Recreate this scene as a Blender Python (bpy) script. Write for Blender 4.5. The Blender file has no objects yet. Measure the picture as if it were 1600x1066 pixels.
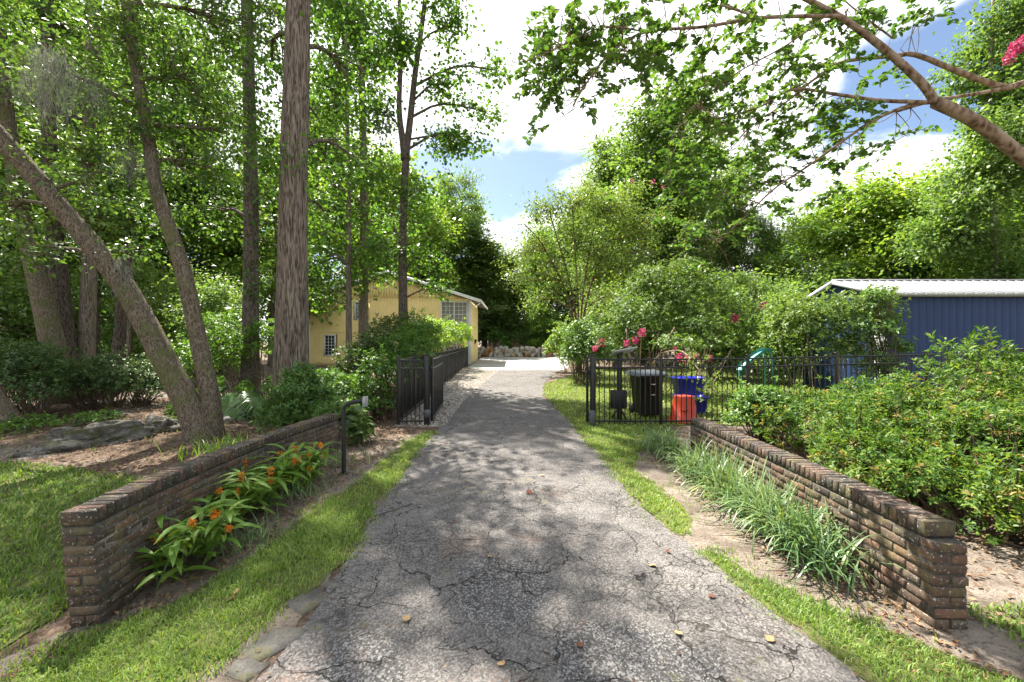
import bpy, math, random
import numpy as np
from mathutils import Vector, Matrix, noise as mnoise

# ------------------------------------------------------------------ camera, sky, sun, exposure
S = bpy.context.scene
COL = S.collection
rng = np.random.default_rng(11)
random.seed(11)
F = 650.0          # focal length in photo pixels (1600 wide)
CZ = 1.78          # eye height

cam_d = bpy.data.cameras.new("camera")
cam_d.lens = F / 1600.0 * 36.0
cam_d.sensor_width = 36.0
cam_d.clip_start = 0.05
cam_d.clip_end = 2000.0
cam = bpy.data.objects.new("camera", cam_d)
cam.location = (0, 0, CZ)
cam.rotation_euler = (math.radians(90), 0, 0)
COL.objects.link(cam)
S.camera = cam

SUN = Vector((-0.50, 0.72, 1.36)).normalized()      # direction towards the sun
elev = math.asin(SUN.z)
azim = math.atan2(SUN.x, SUN.y)
sun_d = bpy.data.lights.new("sun", 'SUN')
sun_d.energy = 5.0
sun_d.angle = math.radians(0.55)
sun_d.color = (1.0, 0.94, 0.84)
sun = bpy.data.objects.new("sun", sun_d)
sun.rotation_euler = SUN.to_track_quat('Z', 'Y').to_euler()
sun.location = (-20, 30, 40)
COL.objects.link(sun)

W = bpy.data.worlds.new("World")
S.world = W
W.use_nodes = True
S.view_settings.view_transform = 'Standard'
S.view_settings.look = 'None'
S.view_settings.exposure = 1.85
S.view_settings.gamma = 1.0
S.view_settings.use_curve_mapping = False
S.render.engine = 'CYCLES'
S.cycles.use_denoising = True
S.cycles.max_bounces = 6
S.cycles.diffuse_bounces = 4
S.cycles.use_adaptive_sampling = True
S.cycles.adaptive_threshold = 0.02
S.cycles.glossy_bounces = 3
S.cycles.transmission_bounces = 4
S.cycles.caustics_reflective = False
S.cycles.caustics_refractive = False


class G:
    """small node-graph helper"""
    def __init__(s, tree):
        s.t = tree
        s.t.nodes.clear()

    def n(s, typ, ins=None, **props):
        nd = s.t.nodes.new(typ)
        for k, v in props.items():
            setattr(nd, k, v)
        for k, v in (ins or {}).items():
            s.put(nd.inputs[k], v)
        return nd

    def put(s, sock, v):
        if hasattr(v, 'is_output'):
            s.t.links.new(v, sock)
        elif hasattr(v, 'outputs'):
            s.t.links.new(v.outputs[0], sock)
        else:
            if sock.type == 'RGBA' and len(v) == 3:
                v = (*v, 1.0)
            sock.default_value = v

    def mix(s, fac, a, b, blend='MIX'):
        nd = s.t.nodes.new('ShaderNodeMix')
        nd.data_type = 'RGBA'
        nd.blend_type = blend
        s.put(nd.inputs[0], fac)
        s.put(nd.inputs[6], a)
        s.put(nd.inputs[7], b)
        return nd.outputs[2]

    def math(s, op, a, b=0.0, c=None, clamp=False):
        nd = s.t.nodes.new('ShaderNodeMath')
        nd.operation = op
        nd.use_clamp = clamp
        s.put(nd.inputs[0], a)
        s.put(nd.inputs[1], b)
        if c is not None:
            s.put(nd.inputs[2], c)
        return nd.outputs[0]

    def smooth(s, v, lo, hi):
        nd = s.t.nodes.new('ShaderNodeMapRange')
        nd.interpolation_type = 'SMOOTHSTEP'
        s.put(nd.inputs['Value'], v)
        nd.inputs['From Min'].default_value = lo
        nd.inputs['From Max'].default_value = hi
        return nd.outputs[0]

    def noise(s, vec, scale, detail=4.0, rough=0.55, dist=0.0, out='Fac'):
        nd = s.n('ShaderNodeTexNoise', {'Scale': scale, 'Detail': detail, 'Roughness': rough, 'Distortion': dist})
        if vec is not None:
            s.put(nd.inputs['Vector'], vec)
        return nd.outputs[out]

    def voro(s, vec, scale, feature='F1', out='Distance', rnd=1.0):
        nd = s.n('ShaderNodeTexVoronoi', feature=feature)
        nd.inputs['Scale'].default_value = scale
        nd.inputs['Randomness'].default_value = rnd
        s.put(nd.inputs['Vector'], vec)
        return nd.outputs[out]

    def ramp(s, fac, stops, interp='LINEAR'):
        nd = s.t.nodes.new('ShaderNodeValToRGB')
        nd.color_ramp.interpolation = interp
        el = nd.color_ramp.elements
        while len(el) < len(stops):
            el.new(0.5)
        for e, (p, c) in zip(el, stops):
            e.position = p
            e.color = (*c, 1.0) if len(c) == 3 else c
        s.put(nd.inputs[0], fac)
        return nd.outputs[0]

    def scalev(s, vec, sc):
        nd = s.t.nodes.new('ShaderNodeVectorMath')
        nd.operation = 'MULTIPLY'
        s.put(nd.inputs[0], vec)
        nd.inputs[1].default_value = sc
        return nd.outputs[0]

    def addv(s, a, b):
        nd = s.t.nodes.new('ShaderNodeVectorMath')
        nd.operation = 'ADD'
        s.put(nd.inputs[0], a)
        s.put(nd.inputs[1], b)
        return nd.outputs[0]

    def bump(s, h, strength=0.5, dist=0.02):
        nd = s.n('ShaderNodeBump', {'Strength': strength, 'Distance': dist})
        s.put(nd.inputs['Height'], h)
        return nd.outputs[0]


# sky: Nishita with broken white cloud
g = G(W.node_tree)
sky = g.n('ShaderNodeTexSky', sky_type='NISHITA', sun_disc=False, sun_elevation=elev, sun_rotation=azim,
          altitude=20.0, air_density=1.0, dust_density=1.0, ozone_density=1.2)
tc = g.n('ShaderNodeTexCoord')
sep = g.n('ShaderNodeSeparateXYZ', {'Vector': tc.outputs['Generated']})
zz = g.math('ADD', g.math('MAXIMUM', sep.outputs['Z'], 0.0), 0.22)
cx = g.math('DIVIDE', sep.outputs['X'], zz)
cy = g.math('DIVIDE', sep.outputs['Y'], zz)
cv = g.n('ShaderNodeCombineXYZ', {'X': cx, 'Y': cy, 'Z': 3.7})
cvo = g.addv(cv.outputs[0], (0.35, 0.1, 0.0))
n1 = g.noise(cvo, 1.25, 9.0, 0.52, 0.25)
cloud = g.smooth(n1, 0.42, 0.50)
n2 = g.noise(cvo, 2.6, 6.0, 0.55)
ccol = g.mix(n2, (7.8, 7.95, 8.2), (9.8, 9.8, 9.8))
scol = g.mix(cloud, sky.outputs[0], ccol)
bg = g.n('ShaderNodeBackground', {'Color': scol, 'Strength': 0.058})
g.n('ShaderNodeOutputWorld', {'Surface': bg.outputs[0]})


# ------------------------------------------------------------------ helpers
def P(px, py, Y):
    """a point of the place seen at photo pixel (px, py) at distance Y"""
    return np.array([(px - 800.0) / F * Y, Y, CZ - (py - 533.0) / F * Y])


def sstep(t):
    t = np.clip(t, 0, 1)
    return t * t * (3 - 2 * t)


def gz(x, y):
    """height of the ground"""
    x = np.asarray(x, float)
    y = np.asarray(y, float)
    d = -0.19 * sstep((-1.7 - x) / 1.0) * sstep((5.6 - y) / 2.6)
    near = sstep((16 - np.hypot(x, y)) / 6) * sstep((np.abs(x) - 1.2) / 0.8)
    d = d + near * (0.016 * np.sin(2.1 * x + 0.7 * y) * np.cos(1.7 * y - 0.4 * x) + 0.008 * np.sin(5.3 * x + 1.3) * np.sin(4.7 * y))
    # low mulch rise behind the left wall
    d = d + 0.10 * np.exp(-(((x + 6.8) / 2.2) ** 2 + ((y - 7.6) / 1.6) ** 2))
    return d


def mesh_np(name, V, Fs, mat=None, smooth=False):
    """V (n,3); Fs: list of (m,k) index arrays"""
    V = np.ascontiguousarray(V, dtype=np.float32)
    if not isinstance(Fs, (list, tuple)):
        Fs = [Fs]
    Fs = [np.asarray(f, dtype=np.int32) for f in Fs if len(f)]
    me = bpy.data.meshes.new(name)
    me.vertices.add(len(V))
    me.vertices.foreach_set('co', V.ravel())
    li = np.concatenate([f.ravel() for f in Fs])
    tot = np.concatenate([np.full(len(f), f.shape[1], np.int32) for f in Fs])
    st = np.concatenate([[0], np.cumsum(tot)[:-1]]).astype(np.int32)
    me.loops.add(len(li))
    me.loops.foreach_set('vertex_index', li)
    me.polygons.add(len(tot))
    me.polygons.foreach_set('loop_start', st)
    if smooth:
        me.polygons.foreach_set('use_smooth', np.ones(len(tot), bool))
    if mat is not None:
        me.materials.append(mat)
    me.update(calc_edges=True)
    return me


class MB:
    """collects pieces into one mesh"""
    def __init__(s):
        s.V, s.F, s.n = [], {}, 0

    def add(s, V, Fl):
        V = np.asarray(V, float).reshape(-1, 3)
        for f in (Fl if isinstance(Fl, list) else [Fl]):
            f = np.asarray(f, int)
            s.F.setdefault(f.shape[1], []).append(f + s.n)
        s.V.append(V)
        s.n += len(V)

    def box(s, c, size, rz=0.0, taper=1.0, shear=None):
        sx, sy, sz = [v / 2 for v in size]
        v = np.array([[-sx, -sy, -sz], [sx, -sy, -sz], [sx, sy, -sz], [-sx, sy, -sz],
                      [-sx * taper, -sy * taper, sz], [sx * taper, -sy * taper, sz], [sx * taper, sy * taper, sz], [-sx * taper, sy * taper, sz]])
        if rz:
            ca, sa = math.cos(rz), math.sin(rz)
            v = v @ np.array([[ca, sa, 0], [-sa, ca, 0], [0, 0, 1]])
        s.add(v + np.asarray(c, float), np.array([[0, 3, 2, 1], [4, 5, 6, 7], [0, 1, 5, 4], [1, 2, 6, 5], [2, 3, 7, 6], [3, 0, 4, 7]]))

    def tube(s, path, rad, sides=8, ridge=0.0, seed=0.0, cap=True, rfreq=9.0, rz=0.35):
        path = np.asarray(path, float)
        n = len(path)
        rad = np.broadcast_to(np.asarray(rad, float), (n,))
        T = np.gradient(path, axis=0)
        T /= np.linalg.norm(T, axis=1)[:, None] + 1e-9
        ref = np.array([0.0, 1.0, 0.0]) if abs(T[:, 1]).mean() < 0.8 else np.array([1.0, 0, 0])
        A = np.cross(T, ref)
        A /= np.linalg.norm(A, axis=1)[:, None] + 1e-9
        B = np.cross(T, A)
        an = np.linspace(0, 2 * np.pi, sides, endpoint=False)
        R = np.repeat(rad[:, None], sides, 1)
        if ridge:
            for i in range(n):
                for j in range(sides):
                    a = an[j]
                    v = mnoise.noise(Vector((math.cos(a) * rfreq + seed, math.sin(a) * rfreq, path[i, 2] * rz + seed))) \
                        + 0.5 * mnoise.noise(Vector((math.cos(a) * 2 + seed, math.sin(a) * 2, path[i, 2] * 0.9 + seed)))
                    R[i, j] *= 1 + ridge * v
        V = path[:, None, :] + R[:, :, None] * (np.cos(an)[None, :, None] * A[:, None, :] + np.sin(an)[None, :, None] * B[:, None, :])
        idx = np.arange(n * sides).reshape(n, sides)
        a = idx[:-1, :]
        b = np.roll(idx, -1, 1)[:-1, :]
        c = np.roll(idx, -1, 1)[1:, :]
        d = idx[1:, :]
        fl = [np.stack([a, b, c, d], -1).reshape(-1, 4)]
        V = V.reshape(-1, 3)
        if cap:
            V = np.vstack([V, path[:1], path[-1:]])
            k = n * sides
            fl.append(np.stack([np.roll(idx[0], -1), idx[0], np.full(sides, k)], -1))
            fl.append(np.stack([idx[-1], np.roll(idx[-1], -1), np.full(sides, k + 1)], -1))
        s.add(V, fl)

    def mesh(s, name, mat, smooth=False, off=(0, 0, 0)):
        V = np.vstack(s.V) - np.asarray(off, float)
        return mesh_np(name, V, [np.vstack(f) for f in s.F.values()], mat, smooth)


def link(name, me, parent=None, loc=None, rot=None, scale=None):
    o = bpy.data.objects.new(name, me)
    COL.objects.link(o)
    if parent is not None:
        o.parent = parent
    if loc is not None:
        o.location = loc
    if rot is not None:
        o.rotation_euler = rot
    if scale is not None:
        o.scale = scale
    return o


def tag(o, label=None, cat=None, group=None, kind=None):
    if label:
        o['label'] = label
    if cat:
        o['category'] = cat
    if group:
        o['group'] = group
    if kind:
        o['kind'] = kind
    return o


def thing(name, label, cat, loc=(0, 0, 0), rz=0.0, group=None):
    o = link(name, None, loc=tuple(float(v) for v in loc), rot=(0, 0, rz))
    o.empty_display_size = 0.2
    return tag(o, label, cat, group)


def put(name, mb, mat, root=None, smooth=False):
    """build the MB (world coordinates) as a part of root, or as a free object"""
    off = root.location if root is not None else (0, 0, 0)
    return link(name, mb.mesh(name, mat, smooth, off), root)


def copy_tree(o, parent=None):
    c = o.copy()
    COL.objects.link(c)
    c.parent = parent
    for ch in list(o.children):
        copy_tree(ch, c)
    return c


def spline(pts, n):
    """Catmull-Rom resample"""
    p = np.asarray(pts, float)
    if len(p) == 2:
        return p[0] + (p[1] - p[0]) * np.linspace(0, 1, n)[:, None]
    q = np.vstack([2 * p[0] - p[1], p, 2 * p[-1] - p[-2]])
    t = np.linspace(0, len(p) - 1, n)
    i = np.clip(t.astype(int), 0, len(p) - 2)
    u = (t - i)[:, None]
    a, b, c, d = q[i], q[i + 1], q[i + 2], q[i + 3]
    return 0.5 * (2 * b + (c - a) * u + (2 * a - 5 * b + 4 * c - d) * u ** 2 + (3 * b - a - 3 * c + d) * u ** 3)


def unit(v):
    return v / (np.linalg.norm(v, axis=-1, keepdims=True) + 1e-9)


def leaf_geo(B, D, N, L, Wd, shape='rhomb', fold=0.12, droop=0.12, wide=0.42):
    """leaf quads: base B, direction D, face normal N"""
    n = len(B)
    L = np.broadcast_to(np.asarray(L, float), (n,))[:, None]
    Wd = np.broadcast_to(np.asarray(Wd, float), (n,))[:, None]
    Sd = unit(np.cross(D, N))
    N = unit(np.cross(Sd, D))
    if shape == 'rhomb':
        V = np.stack([B, B + D * L * wide + Sd * Wd * 0.5 + N * Wd * fold, B + D * L - N * L * droop,
                      B + D * L * wide - Sd * Wd * 0.5 + N * Wd * fold], 1)
        i = np.arange(n)[:, None] * 4
        return V.reshape(-1, 3), [np.hstack([i, i + 1, i + 2, i + 3])]
    V = np.stack([B, B + D * L * 0.25 + Sd * Wd * 0.42 + N * Wd * fold, B + D * L * 0.66 + Sd * Wd * 0.46 + N * Wd * fold - N * L * droop * 0.4,
                  B + D * L - N * L * droop,
                  B + D * L * 0.66 - Sd * Wd * 0.46 + N * Wd * fold - N * L * droop * 0.4, B + D * L * 0.25 - Sd * Wd * 0.42 + N * Wd * fold], 1)
    i = np.arange(n)[:, None] * 6
    return V.reshape(-1, 3), [np.vstack([np.hstack([i, i + 1, i + 2, i + 3]), np.hstack([i + 3, i + 4, i + 5, i])])]


def rvec(n, r=None):
    v = (r or rng).normal(size=(n, 3))
    return unit(v)


def cloud_leaves(C, per, cr, L, Wd, up=0.9, shape='rhomb', flat=0.65, dirbias=(0, 0, -0.25)):
    """leaves in layered sprays: each cluster centre of C carries a tilted flat spray of leaves"""
    m = len(C)
    A = unit(rng.normal(size=(m, 3)) * [0.45, 0.45, 0.2] + [0, 0, 1.0])       # spray normal
    sc = rng.uniform(0.7, 1.35, m)
    sz = rng.uniform(0.75, 1.2, m)
    C, A, sc, sz = (np.repeat(q, per, 0) for q in (C, A, sc, sz))
    n = len(C)
    off = rng.normal(size=(n, 3)) * (cr * sc)[:, None]
    off -= A * (off * A).sum(1, keepdims=True) * (1 - 0.45 * flat)
    B = C + off
    D = unit(rvec(n) * 0.7 + unit(off) * 0.9 + np.array(dirbias))
    N = unit(A * up * 0.8 + rvec(n) * 0.6 + np.array([0, 0, 0.25]))
    k = rng.uniform(0.45, 1.3, n) * sz
    return leaf_geo(B, D, N, L * k, Wd * k * rng.uniform(0.8, 1.2, n), shape)


def rosettes(C, A, k, L, Wd, spread=1.1, shape='rhomb'):
    """whorls of k leaves round axis A at each centre"""
    n = len(C)
    A = unit(A)
    X = unit(np.cross(A, rvec(n)))
    Y = np.cross(A, X)
    B, D, N = [], [], []
    for i in range(k):
        ph = 2 * np.pi * i / k + rng.uniform(-0.6, 0.6, n)
        th = spread + rng.uniform(-0.55, 0.4, n)
        rad = np.cos(ph)[:, None] * X + np.sin(ph)[:, None] * Y
        d = np.cos(th)[:, None] * A + np.sin(th)[:, None] * rad
        nn = np.sin(th)[:, None] * A - np.cos(th)[:, None] * rad + rng.normal(size=(n, 3)) * 0.2
        on = rng.random(n) < 0.88
        B.append((C - A * (rng.uniform(0, 1.0, n) ** 1.5 * L)[:, None])[on])
        D.append(d[on])
        N.append(nn[on])
    B, D, N = np.vstack(B), unit(np.vstack(D)), unit(np.vstack(N))
    m = len(B)
    return leaf_geo(B, D, N, L * rng.uniform(0.6, 1.2, m), Wd * rng.uniform(0.75, 1.2, m), shape, 0.15, 0.15, 0.58)

# ------------------------------------------------------------------ materials
MT = {}


def newmat(name):
    m = bpy.data.materials.new(name)
    m.use_nodes = True
    MT[name] = m
    return m, G(m.node_tree)


def bsdf_out(g, col, rough=0.6, spec=0.4, normal=None, metal=0.0, coat=0.0):
    b = g.n('ShaderNodeBsdfPrincipled', {'Base Color': col, 'Roughness': rough, 'Metallic': metal,
                                         'Specular IOR Level': spec, 'Coat Weight': coat})
    if normal is not None:
        g.put(b.inputs['Normal'], normal)
    return b


def finish(g, sh):
    g.n('ShaderNodeOutputMaterial', {'Surface': sh.outputs[0]})


def leaf_mat(name, dark, mid, light, trans=0.42, rough=0.45, patch=0.6, tint=(1.25, 1.2, 0.55), spec=0.4):
    m, g = newmat(name)
    geo = g.n('ShaderNodeNewGeometry')
    tc = g.n('ShaderNodeTexCoord')
    nz = g.noise(tc.outputs['Object'], patch, 2.0)
    oi = g.n('ShaderNodeObjectInfo')
    f = g.math('ADD', g.math('MULTIPLY', geo.outputs['Random Per Island'], 0.62), g.math('MULTIPLY', nz, 0.55))
    f = g.math('ADD', f, g.math('MULTIPLY', g.math('SUBTRACT', oi.outputs['Random'], 0.5), 0.28))
    col = g.ramp(f, [(0.16, dark), (0.55, mid), (0.95, light)])
    b = bsdf_out(g, col, rough, spec)
    tcol = g.mix(1.0, col, (*tint, 1.0), 'MULTIPLY')
    t = g.n('ShaderNodeBsdfTranslucent', {'Color': tcol})
    # leaves let roughly as much light through as they reflect
    mx = g.n('ShaderNodeMixShader', {0: trans, 1: b.outputs[0], 2: t.outputs[0]})
    finish(g, mx)
    return m


leaf_mat('leaf_oak', (0.037, 0.086, 0.021), (0.066, 0.143, 0.029), (0.129, 0.228, 0.043))
leaf_mat('leaf_gum', (0.051, 0.122, 0.025), (0.097, 0.210, 0.035), (0.205, 0.339, 0.051), trans=0.46)
leaf_mat('leaf_bright', (0.082, 0.176, 0.031), (0.159, 0.292, 0.045), (0.307, 0.407, 0.063), trans=0.48)
leaf_mat('leaf_back', (0.079, 0.154, 0.041), (0.148, 0.254, 0.066), (0.264, 0.371, 0.103), trans=0.5)
leaf_mat('leaf_dark', (0.060, 0.105, 0.036), (0.100, 0.165, 0.050), (0.17, 0.23, 0.07), trans=0.42)
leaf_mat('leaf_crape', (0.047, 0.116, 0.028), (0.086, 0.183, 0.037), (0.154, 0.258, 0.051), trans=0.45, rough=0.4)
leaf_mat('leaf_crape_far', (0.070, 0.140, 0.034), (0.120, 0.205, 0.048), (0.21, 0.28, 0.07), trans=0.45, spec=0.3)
leaf_mat('leaf_azalea', (0.036, 0.092, 0.020), (0.078, 0.165, 0.028), (0.24, 0.31, 0.05), trans=0.42, rough=0.5, patch=1.6, spec=0.25)
leaf_mat('leaf_hedge', (0.039, 0.088, 0.029), (0.071, 0.142, 0.040), (0.154, 0.231, 0.057), trans=0.32, rough=0.35, patch=2.0)
leaf_mat('leaf_oleander', (0.050, 0.115, 0.030), (0.090, 0.192, 0.040), (0.168, 0.282, 0.060), trans=0.35, rough=0.42, patch=2.0)
leaf_mat('leaf_ginger', (0.070, 0.170, 0.026), (0.130, 0.260, 0.038), (0.28, 0.38, 0.07), trans=0.42, rough=0.45, patch=4.0, spec=0.3)
leaf_mat('leaf_liriope', (0.075, 0.150, 0.060), (0.140, 0.235, 0.095), (0.30, 0.36, 0.14), trans=0.35, rough=0.38, patch=3.0)
leaf_mat('leaf_grass', (0.084, 0.160, 0.028), (0.157, 0.275, 0.045), (0.336, 0.410, 0.100), trans=0.38, rough=0.5, patch=1.2)
leaf_mat('leaf_philodendron', (0.040, 0.095, 0.030), (0.065, 0.140, 0.038), (0.11, 0.20, 0.05), trans=0.3, rough=0.25, patch=3.0)
leaf_mat('leaf_moss', (0.16, 0.17, 0.13), (0.24, 0.25, 0.20), (0.34, 0.35, 0.29), trans=0.35, rough=0.9, tint=(1, 1, 0.9))
leaf_mat('leaf_azalea_old', (0.10, 0.075, 0.025), (0.22, 0.17, 0.045), (0.42, 0.30, 0.08), trans=0.3, spec=0.2)
leaf_mat('leaf_litter', (0.060, 0.036, 0.022), (0.140, 0.080, 0.045), (0.34, 0.22, 0.13), trans=0.08, rough=0.8, tint=(1, 1, 0.9), spec=0.2)
leaf_mat('petal_pink', (0.42, 0.05, 0.13), (0.58, 0.08, 0.20), (0.72, 0.18, 0.32), trans=0.35, tint=(1, 0.8, 0.9))
leaf_mat('petal_orange', (0.55, 0.13, 0.01), (0.72, 0.22, 0.015), (0.85, 0.36, 0.03), trans=0.3, tint=(1, 0.9, 0.7))


def bark_mat(name, dark, mid, light, sc=9.0, stretch=0.16, lichen=0.0, strength=0.9, dist=0.03, moss=0.0):
    m, g = newmat(name)
    tc = g.n('ShaderNodeTexCoord')
    v = g.scalev(tc.outputs['Object'], (1, 1, stretch))
    a = g.noise(v, sc, 6.0, 0.62, 0.4)
    b = g.voro(g.addv(v, g.scalev(g.noise(v, sc * 0.8, 2.0, 0.5, 0, 'Color'), (0.12, 0.12, 0.12))), sc * 1.5)
    h = g.math('ADD', g.math('MULTIPLY', a, 0.6), g.math('MULTIPLY', b, 0.6))
    col = g.ramp(h, [(0.34, dark), (0.52, mid), (0.74, light)])
    if lichen:
        ln = g.noise(tc.outputs['Object'], 26.0, 5.0, 0.7)
        lm = g.smooth(ln, 0.60, 0.72)
        col = g.mix(g.math('MULTIPLY', lm, lichen), col, (0.40, 0.40, 0.35))
    if moss:
        mn = g.noise(tc.outputs['Object'], 2.6, 4.0, 0.6)
        col = g.mix(g.math('MULTIPLY', g.smooth(mn, 0.48, 0.66), moss), col, (0.10, 0.12, 0.035))
    finish(g, bsdf_out(g, col, 0.92, 0.15, g.bump(h, strength, dist)))
    return m


bark_mat('bark_oak', (0.030, 0.022, 0.015), (0.100, 0.078, 0.054), (0.20, 0.165, 0.12), 30, 0.30, 0.45, moss=0.6)
bark_mat('bark_big', (0.030, 0.023, 0.017), (0.120, 0.096, 0.074), (0.27, 0.225, 0.18), 26, 0.085, 0.15, 1.0, 0.05)
bark_mat('bark_dark', (0.022, 0.018, 0.015), (0.070, 0.056, 0.045), (0.16, 0.13, 0.11), 24, 0.2, 0.3)
bark_mat('bark_mid', (0.040, 0.032, 0.027), (0.125, 0.100, 0.080), (0.26, 0.215, 0.18), 26, 0.14, 0.4, moss=0.3)
bark_mat('bark_far', (0.07, 0.055, 0.045), (0.13, 0.11, 0.09), (0.24, 0.20, 0.17), 7, 0.16)
bark_mat('bark_crape', (0.080, 0.050, 0.032), (0.175, 0.118, 0.078), (0.30, 0.235, 0.17), 14, 0.45, 0.4, 0.7, 0.012)
bark_mat('bark_red', (0.055, 0.030, 0.020), (0.105, 0.056, 0.038), (0.17, 0.10, 0.07), 9, 0.3, 0.0, 0.5, 0.01)

# brick: every brick its own tone, black algae and pale lichen
m, g = newmat('brick')
tc = g.n('ShaderNodeTexCoord')
oi = g.n('ShaderNodeObjectInfo')
geo = g.n('ShaderNodeNewGeometry')
base = g.ramp(oi.outputs['Random'], [(0.0, (0.065, 0.045, 0.034)), (0.3, (0.125, 0.078, 0.054)), (0.5, (0.180, 0.095, 0.064)), (0.65, (0.135, 0.094, 0.064)),
                                     (0.8, (0.150, 0.112, 0.074)), (1.0, (0.085, 0.072, 0.058))])
wp = geo.outputs['Position']
n_a = g.noise(wp, 5.0, 6.0, 0.7)
alg = g.smooth(n_a, 0.42, 0.62)
sepz = g.n('ShaderNodeSeparateXYZ', {'Vector': wp})
high = g.smooth(sepz.outputs['Z'], 0.42, 0.56)
algm = g.math('MULTIPLY', g.math('ADD', g.math('MULTIPLY', alg, 0.60), g.math('MULTIPLY', high, 0.42)), g.math('ADD', 0.45, g.math('MULTIPLY', g.noise(wp, 34.0, 4.0, 0.7), 0.9)), clamp=True)
col = g.mix(algm, base, (0.042, 0.040, 0.037))
nl = g.noise(wp, 55.0, 3.0, 0.6)
col = g.mix(g.math('MULTIPLY', g.smooth(nl, 0.60, 0.67), 0.75), col, (0.42, 0.41, 0.36))
ny = g.noise(wp, 7.0, 3.0, 0.55)
col = g.mix(g.math('MULTIPLY', g.smooth(ny, 0.52, 0.68), 0.40), col, (0.17, 0.15, 0.052))
grain = g.noise(wp, 160.0, 4.0, 0.7)
rg = g.noise(wp, 30.0, 5.0, 0.65)
finish(g, bsdf_out(g, col, 0.9, 0.2, g.bump(g.math('ADD', g.math('MULTIPLY', grain, 0.4), rg), 0.9, 0.006)))
m, g = newmat('mortar')
tc = g.n('ShaderNodeTexCoord')
n1 = g.noise(tc.outputs['Object'], 40, 5, 0.7)
finish(g, bsdf_out(g, g.ramp(n1, [(0.3, (0.040, 0.036, 0.030)), (0.75, (0.135, 0.125, 0.105))]), 0.95, 0.1, g.bump(n1, 0.8, 0.01)))

# asphalt
m, g = newmat('asphalt')
tc = g.n('ShaderNodeTexCoord')
v = tc.outputs['Object']
big = g.noise(v, 0.7, 5.0, 0.6)
med = g.noise(v, 3.2, 6.0, 0.65)
agg = g.voro(v, 95.0, 'F1', 'Color')
aggbw = g.n('ShaderNodeRGBToBW', {'Color': agg}).outputs[0]
base = g.ramp(g.math('ADD', g.math('MULTIPLY', big, 0.55), g.math('MULTIPLY', med, 0.45)),
              [(0.33, (0.076, 0.070, 0.067)), (0.5, (0.123, 0.113, 0.108)), (0.66, (0.175, 0.162, 0.149))])
base = g.mix(0.78, base, g.ramp(aggbw, [(0.15, (0.040, 0.037, 0.036)), (0.5, (0.124, 0.117, 0.112)), (0.85, (0.301, 0.280, 0.258))]), 'MIX')
base = g.mix(0.36, base, g.ramp(g.math('ADD', g.math('MULTIPLY', big, 0.55), g.math('MULTIPLY', med, 0.45)),
              [(0.33, (0.079, 0.073, 0.070)), (0.5, (0.128, 0.118, 0.113)), (0.66, (0.178, 0.165, 0.152))]))
# repaired darker patches
sx = g.n('ShaderNodeSeparateXYZ', {'Vector': g.addv(v, g.scalev(g.noise(v, 2.2, 3.0, 0.6, 0, 'Color'), (0.55, 0.55, 0)))})


def patch(x0, y0, rx, ry):
    dx = g.math('DIVIDE', g.math('SUBTRACT', sx.outputs['X'], x0 + 0.27), rx)
    dy = g.math('DIVIDE', g.math('SUBTRACT', sx.outputs['Y'], y0 + 0.27), ry)
    d = g.math('SQRT', g.math('ADD', g.math('MULTIPLY', dx, dx), g.math('MULTIPLY', dy, dy)))
    return g.math('SUBTRACT', 1.0, g.smooth(d, 0.82, 1.0))


pm = g.math('MAXIMUM', patch(-0.05, 3.0, 0.36, 0.5), g.math('MAXIMUM', patch(0.72, 2.25, 0.55, 0.36), patch(-0.85, 2.2, 0.3, 0.35)))
speck = g.ramp(aggbw, [(0.1, (0.022, 0.022, 0.023)), (0.55, (0.085, 0.083, 0.083)), (0.9, (0.36, 0.35, 0.34))])
base = g.mix(g.math('MULTIPLY', pm, 0.55), base, speck)
# cracks
wv = g.addv(v, g.scalev(g.noise(v, 1.6, 4.0, 0.65, 0, 'Color'), (0.6, 0.6, 0.0)))
wv2 = g.addv(wv, g.scalev(g.noise(v, 11.0, 5.0, 0.7, 0, 'Color'), (0.085, 0.085, 0.0)))
d1 = g.voro(wv2, 1.45, 'DISTANCE_TO_EDGE')
d2 = g.voro(wv2, 6.5, 'DISTANCE_TO_EDGE')
d3 = g.voro(wv2, 13.0, 'DISTANCE_TO_EDGE')
area = g.smooth(g.noise(v, 0.75, 3.0, 0.5), 0.38, 0.56)
area3 = g.smooth(g.noise(g.addv(v, (7.3, 2.1, 0)), 1.1, 3.0, 0.5), 0.50, 0.60)
wd = g.noise(v, 2.4, 2.0, 0.5)
c1 = g.math('SUBTRACT', 1.0, g.smooth(g.math('DIVIDE', d1, g.math('ADD', 0.25, wd)), 0.002, 0.010))
c2 = g.math('MULTIPLY', g.math('SUBTRACT', 1.0, g.smooth(g.math('DIVIDE', d2, g.math('ADD', 0.3, wd)), 0.004, 0.019)), g.math('MULTIPLY', area, 0.85))
c3 = g.math('MULTIPLY', g.math('SUBTRACT', 1.0, g.smooth(d3, 0.012, 0.05)), g.math('MULTIPLY', area3, 0.42))
c1 = g.math('MULTIPLY', c1, g.smooth(g.noise(g.addv(v, (5.5, 1.7, 0)), 1.7, 4.0, 0.65), 0.40, 0.52))
crack = g.math('MAXIMUM', c1, g.math('MAXIMUM', c2, c3), clamp=True)
ckn = g.noise(v, 3.1, 3.0, 0.6)
base = g.mix(g.math('MULTIPLY', crack, 0.85), base, g.mix(g.smooth(ckn, 0.5, 0.66), (0.016, 0.014, 0.012), (0.060, 0.052, 0.026)))
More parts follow.
